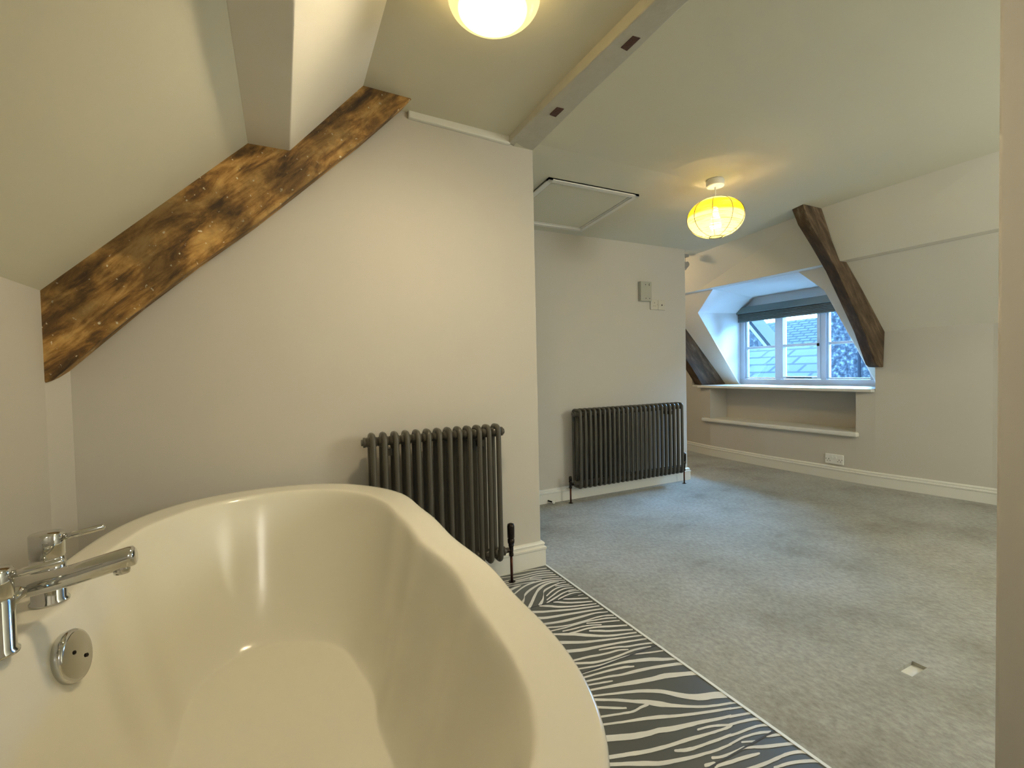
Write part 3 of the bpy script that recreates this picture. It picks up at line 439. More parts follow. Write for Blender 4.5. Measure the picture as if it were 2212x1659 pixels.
bm.faces.new([bm.verts.new((x, y, 0)) for x, y in edge])
tag(obj('carpet', bm, 'carpet'), 'worn pale grey fitted carpet covering the bedroom floor', 'carpet')

# window wall: bowed lower wall with seat recess, slope, dormer
WX = [(YN, 4.52), (1.4, 4.415), (2.062, 4.312), (2.2, 4.30), (3.0, 4.275), (3.68, 4.30), (3.83, 4.325), (3.98, 4.35), (4.13, 4.38), (YF, 4.5)]
P = []
for (ya, xa), (yb, xb) in zip(WX, WX[1:]):
    top = .775 if 2.06 < (ya+yb)/2 < 3.98 else 1.265
    if 2.19 < (ya+yb)/2 < 3.69:       # recess span
        P.append([(xa, ya, 0), (xb, yb, 0), (xb, yb, .40), (xa, ya, .40)])
    else:
        P.append([(xa, ya, 0), (xb, yb, 0), (xb, yb, top), (xa, ya, top)])
RB = 4.57
P += [[(4.30, 2.2, .40), (RB, 2.2, .40), (RB, 2.2, .775), (4.30, 2.2, .775)],
      [(4.30, 3.68, .40), (RB, 3.68, .40), (RB, 3.68, .775), (4.30, 3.68, .775)],
      [(RB, 2.2, .40), (RB, 3.68, .40), (RB, 3.68, .775), (RB, 2.2, .775)],
      [(4.30, 2.2, .40), (4.275, 3.0, .40), (4.30, 3.68, .40), (RB, 3.68, .40), (RB, 2.2, .40)],
      # triangular returns at the ends of the window opening
      [(4.312, 2.062, .775), (4.775, 2.062, .775), (4.295, 2.062, 1.255)],
      [(4.35, 3.98, .775), (4.775, 3.98, .775), (4.35, 3.98, 1.253)]]
struct('wall_window_side', faces(P), 'wall')
def sl(y, z): return (5.55-z, y, z)
ZT = 1.757
A, B_, Cc, D = sl(3.545, 1.577), sl(3.66, .79), (4.82, 3.69, .79), (4.82, 3.69, 1.62)
E_, F_ = sl(3.20, ZT), (4.82, 3.50, 1.775)
A2, B2, C2, D2 = sl(2.25, 1.600), sl(2.25, .79), (4.82, 2.29, .79), (4.82, 2.29, 1.62)
E2, F2 = sl(2.36, ZT), (4.82, 2.47, 1.775)
PATCH = []
lo = [(4.52, YN, 1.266), (4.47, 0, 1.264), (4.415, 1.4, 1.262), (4.37, 1.75, 1.256), (4.312, 2.062, 1.245)]
for a_, b_ in zip(lo, lo[1:]):
    for k in range(8):
        g_ = lambda p, t: tuple(Vector(sl(p[1], ZT)).lerp(Vector(p), t))
        PATCH.append([g_(a_, k/8), g_(a_, (k+1)/8), g_(b_, (k+1)/8), g_(b_, k/8)])
S = [*PATCH,
     [sl(2.062, ZT), sl(2.062, .775), sl(2.25, .775), A2, E2],
     [E_, A, B_, sl(3.66, .775), sl(3.98, .775), sl(3.98, ZT)],
     [sl(3.98, ZT), (4.35, 3.98, 1.253), (4.5, YF, 1.253), sl(YF, ZT)]]
_o = struct('ceiling_slope_right', faces(S), M['purlin'])
for p in _o.data.polygons: p.use_smooth = p.center.y < 2.062
struct('wall_dormer', faces([[A, B_, Cc, D], [A2, B2, C2, D2], [A, E_, F_, D], [A2, E2, F2, D2],
       [E_, E2, F2, F_], [D, F_, F2, D2, (4.82, 2.29, 1.60), (4.82, 3.69, 1.60)]]), 'dormer')
# outer skins so that daylight only enters through the window
bm = bmesh.new()
box(4.60, 4.95, 2.0, 4.05, -.05, .765, bm)
bm2 = faces([[(4.6, YN, -.05), (4.6, YN, 1.4), (4.6, 2.06, 1.4), (4.6, 2.06, -.05)], [(4.6, 4.0, -.05), (4.6, 4.0, 1.4), (4.6, YF, 1.4), (4.6, YF, -.05)],
             [(4.9, YN, 1.0), (3.6, YN, 2.4), (3.6, 2.0, 2.4), (4.9, 2.0, 1.0)], [(4.9, 4.05, 1.0), (3.6, 4.05, 2.4), (3.6, YF, 2.4), (4.9, YF, 1.0)],
             [(4.95, 2.0, .75), (4.95, 2.24, .75), (4.95, 2.24, 2.0), (4.95, 2.0, 2.0)], [(4.95, 3.74, .75), (4.95, 4.05, .75), (4.95, 4.05, 2.0), (4.95, 3.74, 2.0)],
             [(4.95, 2.0, 1.68), (4.95, 4.05, 1.68), (4.95, 4.05, 2.0), (4.95, 2.0, 2.0)],
             [(4.95, 2.0, 2.0), (4.95, 4.05, 2.0), (3.6, 4.05, 2.4), (3.6, 2.0, 2.4)],
             [(4.95, 2.0, .7), (4.95, 2.0, 2.0), (3.6, 2.0, 2.4), (3.6, 2.0, 2.05), (4.9, 2.0, .7)], [(4.95, 4.05, .7), (4.95, 4.05, 2.0), (3.6, 4.05, 2.4), (3.6, 4.05, 2.05), (4.9, 4.05, .7)]])
struct('wall_outer', bm2, 'render'); struct('wall_outer_sill', bm, 'render')

# purlin casings (plastered) and painted ceiling beam
def sweepY(secs):   # [(y, [(x,z)...])]
    return loft([[(x, y, z) for x, z in s] for y, s in secs], cap0=True, cap1=True)
def ps(xt, zt): return [(xt, zt), (3.70, 1.757), (3.79, 1.757), (4.15, 2.12), (4.0, 2.3), (xt, 2.3)]
struct('trim_2', sweepY([(YN, ps(3.43, 2.112)), (1.07, ps(3.445, 2.112)), (2.0, ps(3.47, 2.112)), (3.3, ps(3.40, 2.04)), (YF, ps(3.40, 2.04))]), 'purlin')
struct('trim_3', prismY([(.335, 2.17), (.05, 1.85), (-.09, 1.85), (-.3, 2.1), (.1, 2.3)], YN, 2.06), 'purlin', bevel=.004)
bc = struct('trim_4', sweepY([(YN, [(1.02, 2.10), (1.135, 2.10), (1.135, 2.3), (1.02, 2.3)]),
      (1.0, [(1.035, 2.10), (1.128, 2.10), (1.135, 2.3), (1.035, 2.3)]), (1.6, [(1.02, 2.104), (1.14, 2.102), (1.14, 2.3), (1.02, 2.3)]),
      (2.056, [(1.02, 2.112), (1.163, 2.106), (1.163, 2.3), (1.02, 2.3)])]), 'beampaint', bevel=.005)
for x0, x1, y0, y1 in ((1.073, 1.103, 1.213, 1.278), (1.066, 1.098, 1.675, 1.737)):
    obj('mortise', hexa([(x0, y0, 2.0995), (x1, y0-.003, 2.0995), (x1, y1, 2.0995), (x0, y1-.004, 2.0995)],
        [(x0, y0, 2.11), (x1, y0-.003, 2.11), (x1, y1, 2.11), (x0, y1-.004, 2.11)]), 'mort', bc)
struct('trim_5', hexa([(.53, 2.04, 2.128), (1.03, 2.04, 2.107), (1.03, 2.04, 2.16), (.53, 2.04, 2.17)],
       [(.53, 2.06, 2.124), (1.03, 2.06, 2.103), (1.03, 2.06, 2.16), (.53, 2.06, 2.17)]), 'white', bevel=.005)

# baseboards: moulded section swept along a floor path
def skirt(name, path, h, side=1):
    prof = [(0, 0), (.018, 0), (.018, h*.66), (.022, h*.70), (.022, h*.77), (.014, h*.80), (.013, h*.86), (.016, h*.90), (.013, h*.96), (.006, h), (0, h)]
    pts = [Vector((x, y)) for x, y in path]; secs = []
    for i, p in enumerate(pts):
        d0 = (pts[i]-pts[i-1]).normalized() if i else (pts[1]-pts[0]).normalized()
        d1 = (pts[i+1]-pts[i]).normalized() if i < len(pts)-1 else d0
        n0 = Vector((-d0.y, d0.x))*side; n1 = Vector((-d1.y, d1.x))*side; nn = (n0+n1).normalized(); k = 1/max(.4, nn.dot(n0))
        secs.append([(p.x+nn.x*o_*k, p.y+nn.y*o_*k, z) for o_, z in prof])
    return struct(name, loft(secs, cap0=True, cap1=True), 'white')
skirt('baseboard_center', [(-.64, 2.059), (XE, 2.059), (XE, 2.99)], .125, -1)
skirt('baseboard_back', [(XE, 3.005), (3.216, 3.005), (3.216, 3.10)], .105, -1)
skirt('baseboard_window_side', [(x, y) for y, x in WX], .112, 1)

# ------------------------------------------------------------ window
win = struct('window_1', box(4.82, 4.90, 2.29, 3.69, .79, .85), 'frame', bevel=.004)
win.name = 'window_1'
def wp(name, bm, m='frame', parent=None, bevel=.003):
    return obj(name, bm, m, parent or win, bevel=bevel)
wp('jamb', box(4.82, 4.90, 3.635, 3.69, .85, 1.62)); wp('jamb', box(4.82, 4.90, 2.29, 2.345, .85, 1.62))
wp('head', box(4.821, 4.90, 2.345, 3.635, 1.55, 1.68))
wp('mullion', box(4.825, 4.90, 3.20, 3.262, .85, 1.55)); wp('mullion', box(4.825, 4.90, 2.735, 2.785, .85, 1.55))
for y0, y1 in ((3.262, 3.635), (2.785, 3.20), (2.345, 2.735)):
    mid = (y0+y1)/2; casement = y0 == 2.785; s_ = .03 if casement else .016; x0 = 4.815 if casement else 4.845
    zb = .855; zt = 1.55
    fr = bmesh.new()
    box(x0, 4.885, y0, y0+s_, zb, zt, fr); box(x0, 4.885, y1-s_, y1, zb, zt, fr)
    box(x0, 4.885, y0+s_, y1-s_, zb, zb+s_*.8, fr); box(x0, 4.885, y0+s_, y1-s_, zt-s_, zt, fr)
    fo = wp('casement' if casement else 'fixed_sash', fr)
    box_ = box(x0+.003, 4.883, y0+s_, y1-s_, 1.195, 1.222)
    wp('glazing_bar', box_, parent=fo)
    obj('pane', box(4.868, 4.872, y0+s_, y1-s_, zb+s_*.8, 1.195), 'glass', fo); obj('pane', box(4.868, 4.872, y0+s_, y1-s_, 1.222, zt-s_), 'glass', fo)
    if casement:
        obj('stay_bar', tube([(4.80, 3.12, .872), (4.80, 3.02, .868), (4.80, 2.86, .868)], .005, 8), 'dark', fo, smooth=True)
        obj('catch', box(4.80, 4.815, 2.79, 2.81, 1.185, 1.215), 'bronze', fo, bevel=.003)
_so = [(4.262, 2.068), (4.84, 2.068), (4.84, 3.98), (4.352, 3.98), (4.327, 3.83), (4.262, 3.83)]
struct('window_sill_1', hexa([(x, y, .765) for x, y in _so], [(x, y, .792) for x, y in _so]), 'white', bevel=.006)
tag(obj('pelmet', box(4.74, 4.81, 2.31, 3.68, 1.600, 1.672), 'pelmet', bevel=.003), 'grey-green pelmet board across the top of the dormer window', 'pelmet')
bl = empty('window_blind', (4.77, 3.0, 1.6), 'folded grey-green blind pulled up tight under the pelmet', 'blind')
bm = bmesh.new()
for k in range(5):
    z = 1.594-k*.0155; box(4.765+.003*(k % 2), 4.80, 2.335, 3.672, z-.013, z, bm)
o = obj('blind_folds', bm, 'blind', bl, bevel=.002); o.location = (-4.77, -3.0, -1.6)
o = obj('bottom_rail', box(4.762, 4.80, 2.335, 3.672, 1.506, 1.516), 'pelmet', bl); o.location = (-4.77, -3.0, -1.6)
# window-seat shelf
tag(obj('recess_shelf', hexa([(4.262, 2.175, .385), (4.236, 3.0, .385), (4.262, 3.775, .385), (4.30, 3.775, .385), (4.568, 3.68, .385), (4.568, 2.2, .385)],
    [(4.262, 2.175, .425), (4.236, 3.0, .425), (4.262, 3.775, .425), (4.30, 3.775, .425), (4.568, 3.68, .425), (4.568, 2.2, .425)]), 'white', bevel=.012, seg=3),
    'white moulded shelf along the bottom of the recess under the dormer window', 'shelf')

# ------------------------------------------------------------ timbers
bm = hexa([(-.695, 1.95, .984), (-.655, 1.95, 1.0), (-.432, 1.95, 1.227), (-.263, 1.95, 1.39), (-.078, 1.95, 1.554), (.056, 1.95, 1.687), (.198, 1.95, 1.822), (.312, 1.95, 1.935), (.538, 1.95, 2.17),
           (.30, 1.95, 2.18), (-.06, 1.95, 1.90), (-.66, 1.95, 1.31), (-.695, 1.95, 1.25)],
          [(-.695, 2.06, 1.004), (-.655, 2.06, 1.02), (-.432, 2.06, 1.25), (-.263, 2.06, 1.41), (-.078, 2.06, 1.575), (.056, 2.06, 1.705), (.198, 2.06, 1.845), (.312, 2.06, 1.955), (.525, 2.06, 2.18),
           (.30, 2.06, 2.2), (-.06, 2.06, 1.92), (-.66, 2.06, 1.33), (-.695, 2.06, 1.27)])
tag(obj('roof_rafter', bm, 'rafter', bevel=.006, seg=2), 'mottled golden brown old rafter running diagonally up the wall above the bath', 'timber rafter', 'exposed rafters')
face = [(3.263, 2.115), (3.338, 1.996), (3.50, 1.845), (3.671, 1.679), (3.85, 1.46), (4.037, 1.225), (4.12, 1.09), (4.195, .985), (4.24, .968), (4.292, .966), (4.312, 1.25), (4.0, 1.56), (3.78, 1.762), (3.699, 1.762), (3.60, 1.90), (3.482, 2.115)]
back = [(3.275, 2.115), (3.35, 2.006), (3.51, 1.865), (3.683, 1.70), (3.86, 1.49), (4.06, 1.245), (4.15, 1.10), (4.22, .99), (4.26, .97), (4.31, .968), (4.33, 1.25), (4.02, 1.56), (3.80, 1.77), (3.72, 1.77), (3.62, 1.90), (3.50, 2.115)]
bm = hexa([(x, 1.995, z) for x, z in face], [(x, 2.09, z) for x, z in back])
tag(obj('roof_rafter', bm, 'truss', bevel=.008, seg=2), 'dark brown old rafter slanting from the ceiling down the right side of the dormer window', 'timber rafter', 'exposed rafters')
face2 = [(3.55, 1.73), (3.74, 1.52), (4.0, 1.21), (4.2, .99), (4.36, .792), (4.755, .792), (4.3, 1.252), (3.80, 1.752), (3.6, 1.76)]
bm = hexa([(x, 3.84, z) for x, z in face2], [(x+.02, 3.97, z+.01) for x, z in face2])
tag(obj('roof_rafter', bm, 'truss', bevel=.008), 'brown old rafter left of the dormer window, its foot resting on the sill', 'timber rafter', 'exposed rafters')

# ------------------------------------------------------------ loft hatch
lh = empty('loft_hatch', (1.72, 2.58, 2.07), 'white framed square loft hatch in the bedroom ceiling', 'loft hatch')
hx0, hx1, hy0, hy1 = 1.383, 2.04, 2.27, 2.90
bm = bmesh.new()
def cz(y): return zc(y)+.004
def strip(bm, x0, x1, y0, y1, d):
    hexa([(x0, y0, cz(y0)-d), (x1, y0, cz(y0)-d), (x1, y0, cz(y0)), (x0, y0, cz(y0))], [(x0, y1, cz(y1)-d), (x1, y1, cz(y1)-d), (x1, y1, cz(y1)), (x0, y1, cz(y1))], bm)
for d, wd in ((.017, .028), (.010, .042)):
    strip(bm, hx0, hx0+wd, hy0, hy1, d); strip(bm, hx1-wd, hx1, hy0, hy1, d); strip(bm, hx0, hx1, hy0, hy0+wd, d); strip(bm, hx0, hx1, hy1-wd, hy1, d)
o = obj('frame', bm, 'white', lh); o.location = (-1.72, -2.58, -2.07)
bm = bmesh.new(); strip(bm, hx0+.046, hx1-.046, hy0+.046, hy1-.046, .008)
o = obj('panel', bm, 'ceil', lh); o.location = (-1.72, -2.58, -2.07)

# ------------------------------------------------------------ lamps
gl = empty('ceiling_light', (.575, 1.225, 2.15), 'round opal glass bowl light glowing on the ceiling above the bath', 'ceiling light')
prof = [(.0001, -.150)]+[(.132*math.cos(a), -.085+.065*math.sin(a)) for a in [math.radians(d) for d in range(-84, 90, 7)]]+[(.03, -.02)]
bm = lathe(prof, seg=64); o = obj('glass_bowl', bm, 'opal', gl, smooth=True)
o.visible_shadow = True
obj('ceiling_mount', lathe([(.06, -.022), (.06, .0), (.04, .012)], seg=40), 'white', gl, smooth=False)
pd = empty('pendant_light', (2.34, 1.95, 2.112), 'yellow woven cord pendant lamp lit below the bedroom ceiling', 'pendant lamp')
obj('ceiling_rose', lathe([(.001, -.045), (.048, -.042), (.05, -.036), (.05, -.008), (.044, .001)], seg=40), 'plastic', pd, smooth=True)
obj('cord', tube([(0, 0, -.04), (0, 0, -.12)], .0035, 8), 'plastic', pd, smooth=True)
obj('bulb', lathe([(.001, -.305), (.02, -.30), (.031, -.275), (.031, -.25), (.02, -.215), (.014, -.19), (.014, -.165), (.001, -.16)], seg=24), 'bulb', pd, smooth=True)
obj('lamp_holder', lathe([(.017, -.165), (.019, -.16), (.019, -.12), (.008, -.105)], seg=24), 'plastic', pd, smooth=True)
zm = -.225
def shr(t):   # t in -1..1 (bottom..top)
    return .158*(1-abs(t)**2.3)**.62+.028*(1 if abs(t) > .98 else 0)
sp = []
for k in range(25):
    t = math.sin(math.radians(-80+160*k/24)); sp.append((max(.036, .158*math.sqrt(max(0, 1-t*t))**.92), zm+.113*t/0.985))
rings = [[(rr*math.cos(2*math.pi*i/64), rr*math.sin(2*math.pi*i/64), z-zm) for i in range(64)] for rr, z in sp]
obj('lamp_shade', loft(rings), 'shade', pd, smooth=True, loc=(0, 0, zm))
for i in range(9):
    a = 2*math.pi*i/9+.25
    obj('wire_rib', tube([((rr+.0015)*math.cos(a), (rr+.0015)*math.sin(a), z) for rr, z in sp], .0016, 6), 'dark', pd, smooth=True)
for idx in (0, 24):
    rr, z = sp[idx]; obj('wire_ring', tube([(rr*math.cos(2*math.pi*i/32), rr*math.sin(2*math.pi*i/32), z) for i in range(32)], .002, 6, closed=True), 'dark', pd, smooth=True)

# ------------------------------------------------------------ radiators
def section_bm(x, y0, y1, z0, z1, k, R_=.0118, nip=.0465):
    bm = bmesh.new(); c = .022; path = []
    for (cy, cz_, a0) in ((y1-c, z1-c, 0), (y0+c, z1-c, 90), (y0+c, z0+c, 180), (y1-c, z0+c, 270)):
        for s in range(5):
            a = math.radians(a0+s*22.5); path.append((x, cy+c*math.cos(a), cz_+c*math.sin(a)))
    tube(path, R_, 12, closed=True, bm=bm)
    ym = (y0+y1)/2
    for zz in (z0+.027, z1-.027):          # rounded header boss and connecting nipple
        lathe([(.010, -nip/2), (.019, -nip/2+.002), (.0225, -.006), (.0225, .006), (.019, nip/2-.002), (.010, nip/2)], (x, ym, zz), 'X', 18, bm)
        hexa([(x-.010, y0, zz-.016), (x+.010, y0, zz-.016), (x+.010, y0, zz+.016), (x-.010, y0, zz+.016)], [(x-.010, y1, zz-.016), (x+.010, y1, zz-.016), (x+.010, y1, zz+.016), (x-.010, y1, zz+.016)], bm)
    if k == 3: tube([(x, ym, z0+.02), (x, ym, z1-.02)], R_, 12, bm=bm)
    return bm
def radiator(label, x0, n, pitch, y0, y1, z0, z1, k, wall_y, valves):
    t = empty('column_radiator', (x0, (y0+y1)/2, 0), label, 'radiator'); ox, oy = x0, (y0+y1)/2
    first = None
    for i in range(n):
        if first is None:
            first = obj('section', section_bm(0, y0-oy, y1-oy, z0, z1, k, nip=pitch), 'rad', t, smooth=True)
        else:
            c = first.copy(); C.objects.link(c); c.parent = t; c.location = (i*pitch, 0, 0)
    L_ = (n-1)*pitch
    for zz in (z0+.027, z1-.027):
        for s, xx in ((-1, -pitch/2), (1, L_+pitch/2)):
            obj('end_plug', lathe([(.019, 0), (.021, s*.004), (.021, s*.010), (.013, s*.012), (.013, s*.018), (.001, s*.019)], (xx, 0, zz), 'X', 6 if False else 20), 'rad', t, smooth=False)
    for xx in (pitch*1.5, L_-pitch*1.5):
        obj('wall_bracket', box(xx-.012, xx+.012, .0, wall_y-oy, z1-.09, z1-.06), 'rad', t)
    for side, head in valves:
        s = side; xb = (-pitch/2 if s < 0 else L_+pitch/2); xv = xb+s*.045; zv = z0+.027
        obj('tail_pipe', tube([(xb+s*.015, 0, zv), (xv, 0, zv)], .007, 10), 'bronze', t, smooth=True)
        obj('union_nut', lathe([(.006, -.008), (.012, -.007), (.012, .007), (.006, .008)], (xb+s*.026, 0, zv), 'X', 6), 'bronze', t)
        vb = obj('valve_body', lathe([(.006, -.032), (.011, -.030), (.011, -.018), (.009, -.014), (.011, 0), (.011, .014), (.013, .016), (.013, .026), (.008, .028)], (xv, 0, zv), 'Z', 20), 'bronze', t, smooth=True)
        if head == 'trv':
            obj('valve_head', lathe([(.010, .026), (.0155, .030), (.0165, .036), (.0165, .050), (.0145, .052), (.0145, .056), (.0175, .058), (.0175, .112), (.015, .122), (.006, .126), (.001, .126)], (xv, 0, zv), 'Z', 28), 'bronze', t, smooth=True)
        else:
            obj('valve_head', lathe([(.009, .026), (.012, .030), (.012, .052), (.009, .060), (.001, .062)], (xv, 0, zv), 'Z', 20), 'bronze', t, smooth=True)
        obj('copper_pipe', tube([(xv, 0, .001), (xv, 0, zv-.028)], .0065, 12), 'copper', t, smooth=True)
        obj('floor_collar', lathe([(.017, 0.001), (.017, .003), (.010, .005)], (xv, 0, 0), 'Z', 20), 'bronze', t)
    return t
radiator('short dark bronze column radiator on the wall behind the bath', .318, 13, .0465, 1.925, 1.992, .128, .748, 2, 2.058, [(1, 'trv'), (-1, 'cap')])
radiator('long low dark bronze column radiator on the far bedroom wall', 1.975, 24, .0448, 2.86, 2.955, .115, .695, 3, 3.004, [(-1, 'cap'), (1, 'trv')])

# ------------------------------------------------------------ wall fittings
def plate(name, x0, x1, z0, z1, y, th, m, label, cat, dots, dash=(), extra=None):
    cxx, czz = (x0+x1)/2, (z0+z1)/2
    t = empty(name, (cxx, y, czz), label, cat)
    obj('cover_plate', box(x0-cxx, x1-cxx, -th, 0, z0-czz, z1-czz), m, t, bevel=.003)
    for dx, dz in dots:
        obj('screw', lathe([(.004, -th-.001), (.004, -th+.004)], (dx-cxx, 0, dz-czz), 'Y', 12), 'dark', t)
    return t
jb = plate('junction_box', 2.675, 2.793, 1.560, 1.722, 3.004, .035, 'greyplastic', 'grey-green blank junction box with four screws high on the far wall', 'junction box',
      [(2.725, 1.695), (2.765, 1.693), (2.727, 1.582), (2.768, 1.582)])
o = obj('knock_out', hexa([(.022, -.0362, .052), (.030, -.0362, .058), (.036, -.0362, .070), (.030, -.0362, .066)], [(.022, -.03, .052), (.030, -.03, .058), (.036, -.03, .070), (.030, -.03, .066)]), 'dark', jb)
sp1 = empty('socket_outlet', (2.843, 3.004, 1.537), 'small cream socket plate touching the junction box on the far wall', 'socket')
obj('cover_plate', box(-.042, .039, -.012, 0, -.042, .042), 'agedplastic', sp1, bevel=.003)
for dx, dz, w_, h_ in ((-.012, -.012, .006, .004), (.008, -.012, .006, .004), (-.002, .012, .004, .008), (.026, .0, .004, .004)):
    obj('pin_slot', box(dx, dx+w_, -.0128, -.01, dz, dz+h_), 'dark', sp1)
sp2 = empty('aerial_outlet', (2.925, 3.004, 1.537), 'cream aerial plate with one dark round hole, right of the small socket', 'aerial outlet')
obj('cover_plate', box(-.041, .040, -.012, 0, -.042, .042), 'agedplastic', sp2, bevel=.003)
obj('aerial_hole', lathe([(.0065, -.0135), (.0065, -.008)], (0, 0, 0), 'Y', 16), 'dark', sp2)
for s in (-1, 1): obj('screw', lathe([(.003, -.0128), (.003, -.008)], (s*.029, 0, 0), 'Y', 10), 'greyplastic', sp2)
ds = empty('double_socket', (4.297, 2.365, .172), 'white double socket above the skirting below the window recess', 'socket')
ds.rotation_euler = (0, 0, math.radians(2))
obj('cover_plate', box(-.014, 0, -.073, .073, -.043, .043), 'plastic', ds, bevel=.004)
for s in (-1, 1):
    obj('rocker_switch', box(-.019, -.012, s*.014-.008, s*.014+.008, .008, .028), 'plastic', ds, bevel=.002)
    for dy, dz, hy, hz in ((0, -.002, .002, .005), (-.011, -.017, .004, .002), (.011, -.017, .004, .002)):
        obj('pin_slot', box(-.0148, -.012, s*.042+dy-hy, s*.042+dy+hy, dz-hz, dz+hz), 'dark', ds)
    obj('screw', lathe([(.0035, -.0148), (.0035, -.01)], (0, s*.064, 0), 'X', 10), 'dark', ds)
# door-stop on the skirting of the far wall
dsn = empty('door_stop', (1.755, 2.985, .016), 'small pale door stop on the carpet against the far skirting', 'door stop')
obj('stem', tube([(0, 0, .006), (.02, -.035, .0)], .006, 10), 'bronze', dsn, smooth=True)
obj('rubber_tip', tube([(.019, -.034, 0), (.027, -.048, -.003)], .010, 12), 'plastic', dsn, smooth=True)
# hanging heart and bracket peeping out from behind the far wall
bm = bmesh.new(); pts = []
for i in range(40):
    a = 2*math.pi*i/40; pts.append((.0028*16*math.sin(a)**3, .0028*(13*math.cos(a)-5*math.cos(2*a)-2*math.cos(3*a)-math.cos(4*a))))
hexa([(x, -.006, z) for x, z in pts], [(x, .006, z) for x, z in pts], bm)
ht = empty('hanging_heart', (3.365, 3.14, 1.945), 'small grey heart ornament hanging at the corner of the far wall', 'heart ornament')
obj('heart', bm, 'metalheart', ht)
obj('thread', tube([(0, 0, .02), (0, 0, .075)], .0012, 6), 'dark', ht)
obj('hook_block', box(-.03, .028, -.02, .02, .073, .100), 'metalheart', ht, bevel=.003)

# ------------------------------------------------------------ bath
def contour(pts, c, n=112):
    tab = sorted((math.atan2(y-c[1], x-c[0]), math.hypot(x-c[0], y-c[1])) for x, y in pts); m = len(tab); out = []
    for i in range(n):
        a = -math.pi+2*math.pi*i/n
        j = 0
        while j < m and tab[j][0] <= a: j += 1
        def g(q):
            k, rem = divmod(q, m); return tab[rem][0]+2*math.pi*k, tab[rem][1]
        p0, p1, p2, p3 = g(j-2), g(j-1), g(j), g(j+1)
        t = (a-p1[0])/(p2[0]-p1[0])
        m1 = (p2[1]-p0[1])/(p2[0]-p0[0]); m2 = (p3[1]-p1[1])/(p3[0]-p1[0]); h = p2[0]-p1[0]
        rr = (2*t**3-3*t**2+1)*p1[1]+(t**3-2*t**2+t)*h*m1+(-2*t**3+3*t**2)*p2[1]+(t**3-t**2)*h*m2
        out.append((a, rr))
    for _ in range(2):
        out = [(out[i][0], .25*out[i-1][1]+.5*out[i][1]+.25*out[(i+1) % n][1]) for i in range(n)]
    return out
BC = (-.045, 1.12)
outer_p = [(-.478, 1.12), (-.474, 1.40), (-.462, 1.56), (-.440, 1.69), (-.373, 1.84), (-.281, 1.935), (-.10, 1.985), (.134, 1.945), (.285, 1.805), (.362, 1.65), (.377, 1.42), (.381, 1.12), (.382, .80), (.378, .63), (.366, .538), (.349, .476), (.325, .42), (.29, .37), (.20, .305), (.08, .265), (-.10, .255), (-.26, .30), (-.37, .385), (-.44, .52), (-.47, .70), (-.478, .90)]
inner_p = [(-.384, 1.12), (-.386, 1.25), (-.386, 1.49), (-.365, 1.62), (-.300, 1.745), (-.21, 1.835), (-.06, 1.875), (.11, 1.835), (.232, 1.715), (.280, 1.575), (.290, 1.38), (.293, 1.12), (.294, .80), (.291, .66), (.279, .556), (.258, .48), (.225, .425), (.15, .37), (.03, .345), (-.12, .345), (-.24, .385), (-.33, .47), (-.372, .60), (-.382, .80)]
floor_p = [(-.247, 1.12), (-.247, 1.30), (-.235, 1.50), (-.18, 1.60), (-.08, 1.64), (.05, 1.61), (.14, 1.51), (.172, 1.36), (.176, 1.12), (.172, .88), (.14, .72), (.05, .64), (-.08, .61), (-.18, .65), (-.235, .75), (-.247, .94)]
co, ci, cf = contour(outer_p, BC), contour(inner_p, BC), contour(floor_p, BC)
def ring(f_, z):
    return [(BC[0]+f_(i)*math.cos(co[i][0]), BC[1]+f_(i)*math.sin(co[i][0]), z) for i in range(len(co))]
O_ = lambda d: (lambda i: co[i][1]+d)
I_ = lambda d: (lambda i: ci[i][1]+d)
LF = lambda s: (lambda i: ci[i][1]*(1-s)+cf[i][1]*s)
rings = [ring(lambda i: cf[i][1]*1.05, .0), ring(lambda i: cf[i][1]*1.10, .02), ring(lambda i: cf[i][1]*.55+co[i][1]*.45, .2), ring(lambda i: cf[i][1]*.25+co[i][1]*.75, .40), ring(O_(-.018), .535),
         ring(O_(-.012), .549), ring(O_(-.003), .553), ring(O_(0), .559), ring(O_(0), .572), ring(O_(-.003), .578), ring(O_(-.009), .580),
         ring(I_(.016), .580), ring(I_(.008), .5790), ring(I_(.002), .575), ring(I_(-.003), .567), ring(LF(.055), .550), ring(LF(.14), .50), ring(LF(.26), .43), ring(LF(.40), .355),
         ring(LF(.55), .283), ring(LF(.70), .222), ring(LF(.82), .182), ring(LF(.91), .160), ring(LF(.97), .150), ring(LF(1.0), .1475)]
for s, z in ((.97, .1465), (.90, .143), (.75, .139), (.5, .136), (.25, .134), (.05, .133)): rings.append(ring(lambda i, s=s: cf[i][1]*s, z))
bt = obj('bathtub', loft(rings, cap0=True, cap1=True), 'acrylic', smooth=True)
tag(bt, 'glossy white freestanding oval bath filling the foreground', 'bathtub')
md = bt.modifiers.new('sub', 'SUBSURF'); md.levels = 1; md.render_levels = 1
# overflow disc on the left inner wall
nrm = Vector((1, -.16, .20)).normalized(); zq = Vector((0, 0, 1)).rotation_difference(nrm)
def disc_bm(prof, seg=40, off=(0, 0)):
    bm = lathe(prof, (off[0], off[1], 0), 'Z', seg); bmesh.ops.rotate(bm, verts=bm.verts, matrix=zq.to_matrix()); return bm
ov = obj('overflow_plate', disc_bm([(.044, -.012), (.046, .001), (.0465, .007), (.044, .011), (.040, .0125), (.001, .0132)]), 'chrome', bt, smooth=True, loc=(-.364, 1.107, .497))
for q in ((.016, .016), (-.010, -.008)):
    obj('screw', disc_bm([(.0035, .012), (.0035, .0145), (.0015, .0155), (.001, .0145)], 12, off=q), 'bronze', ov)

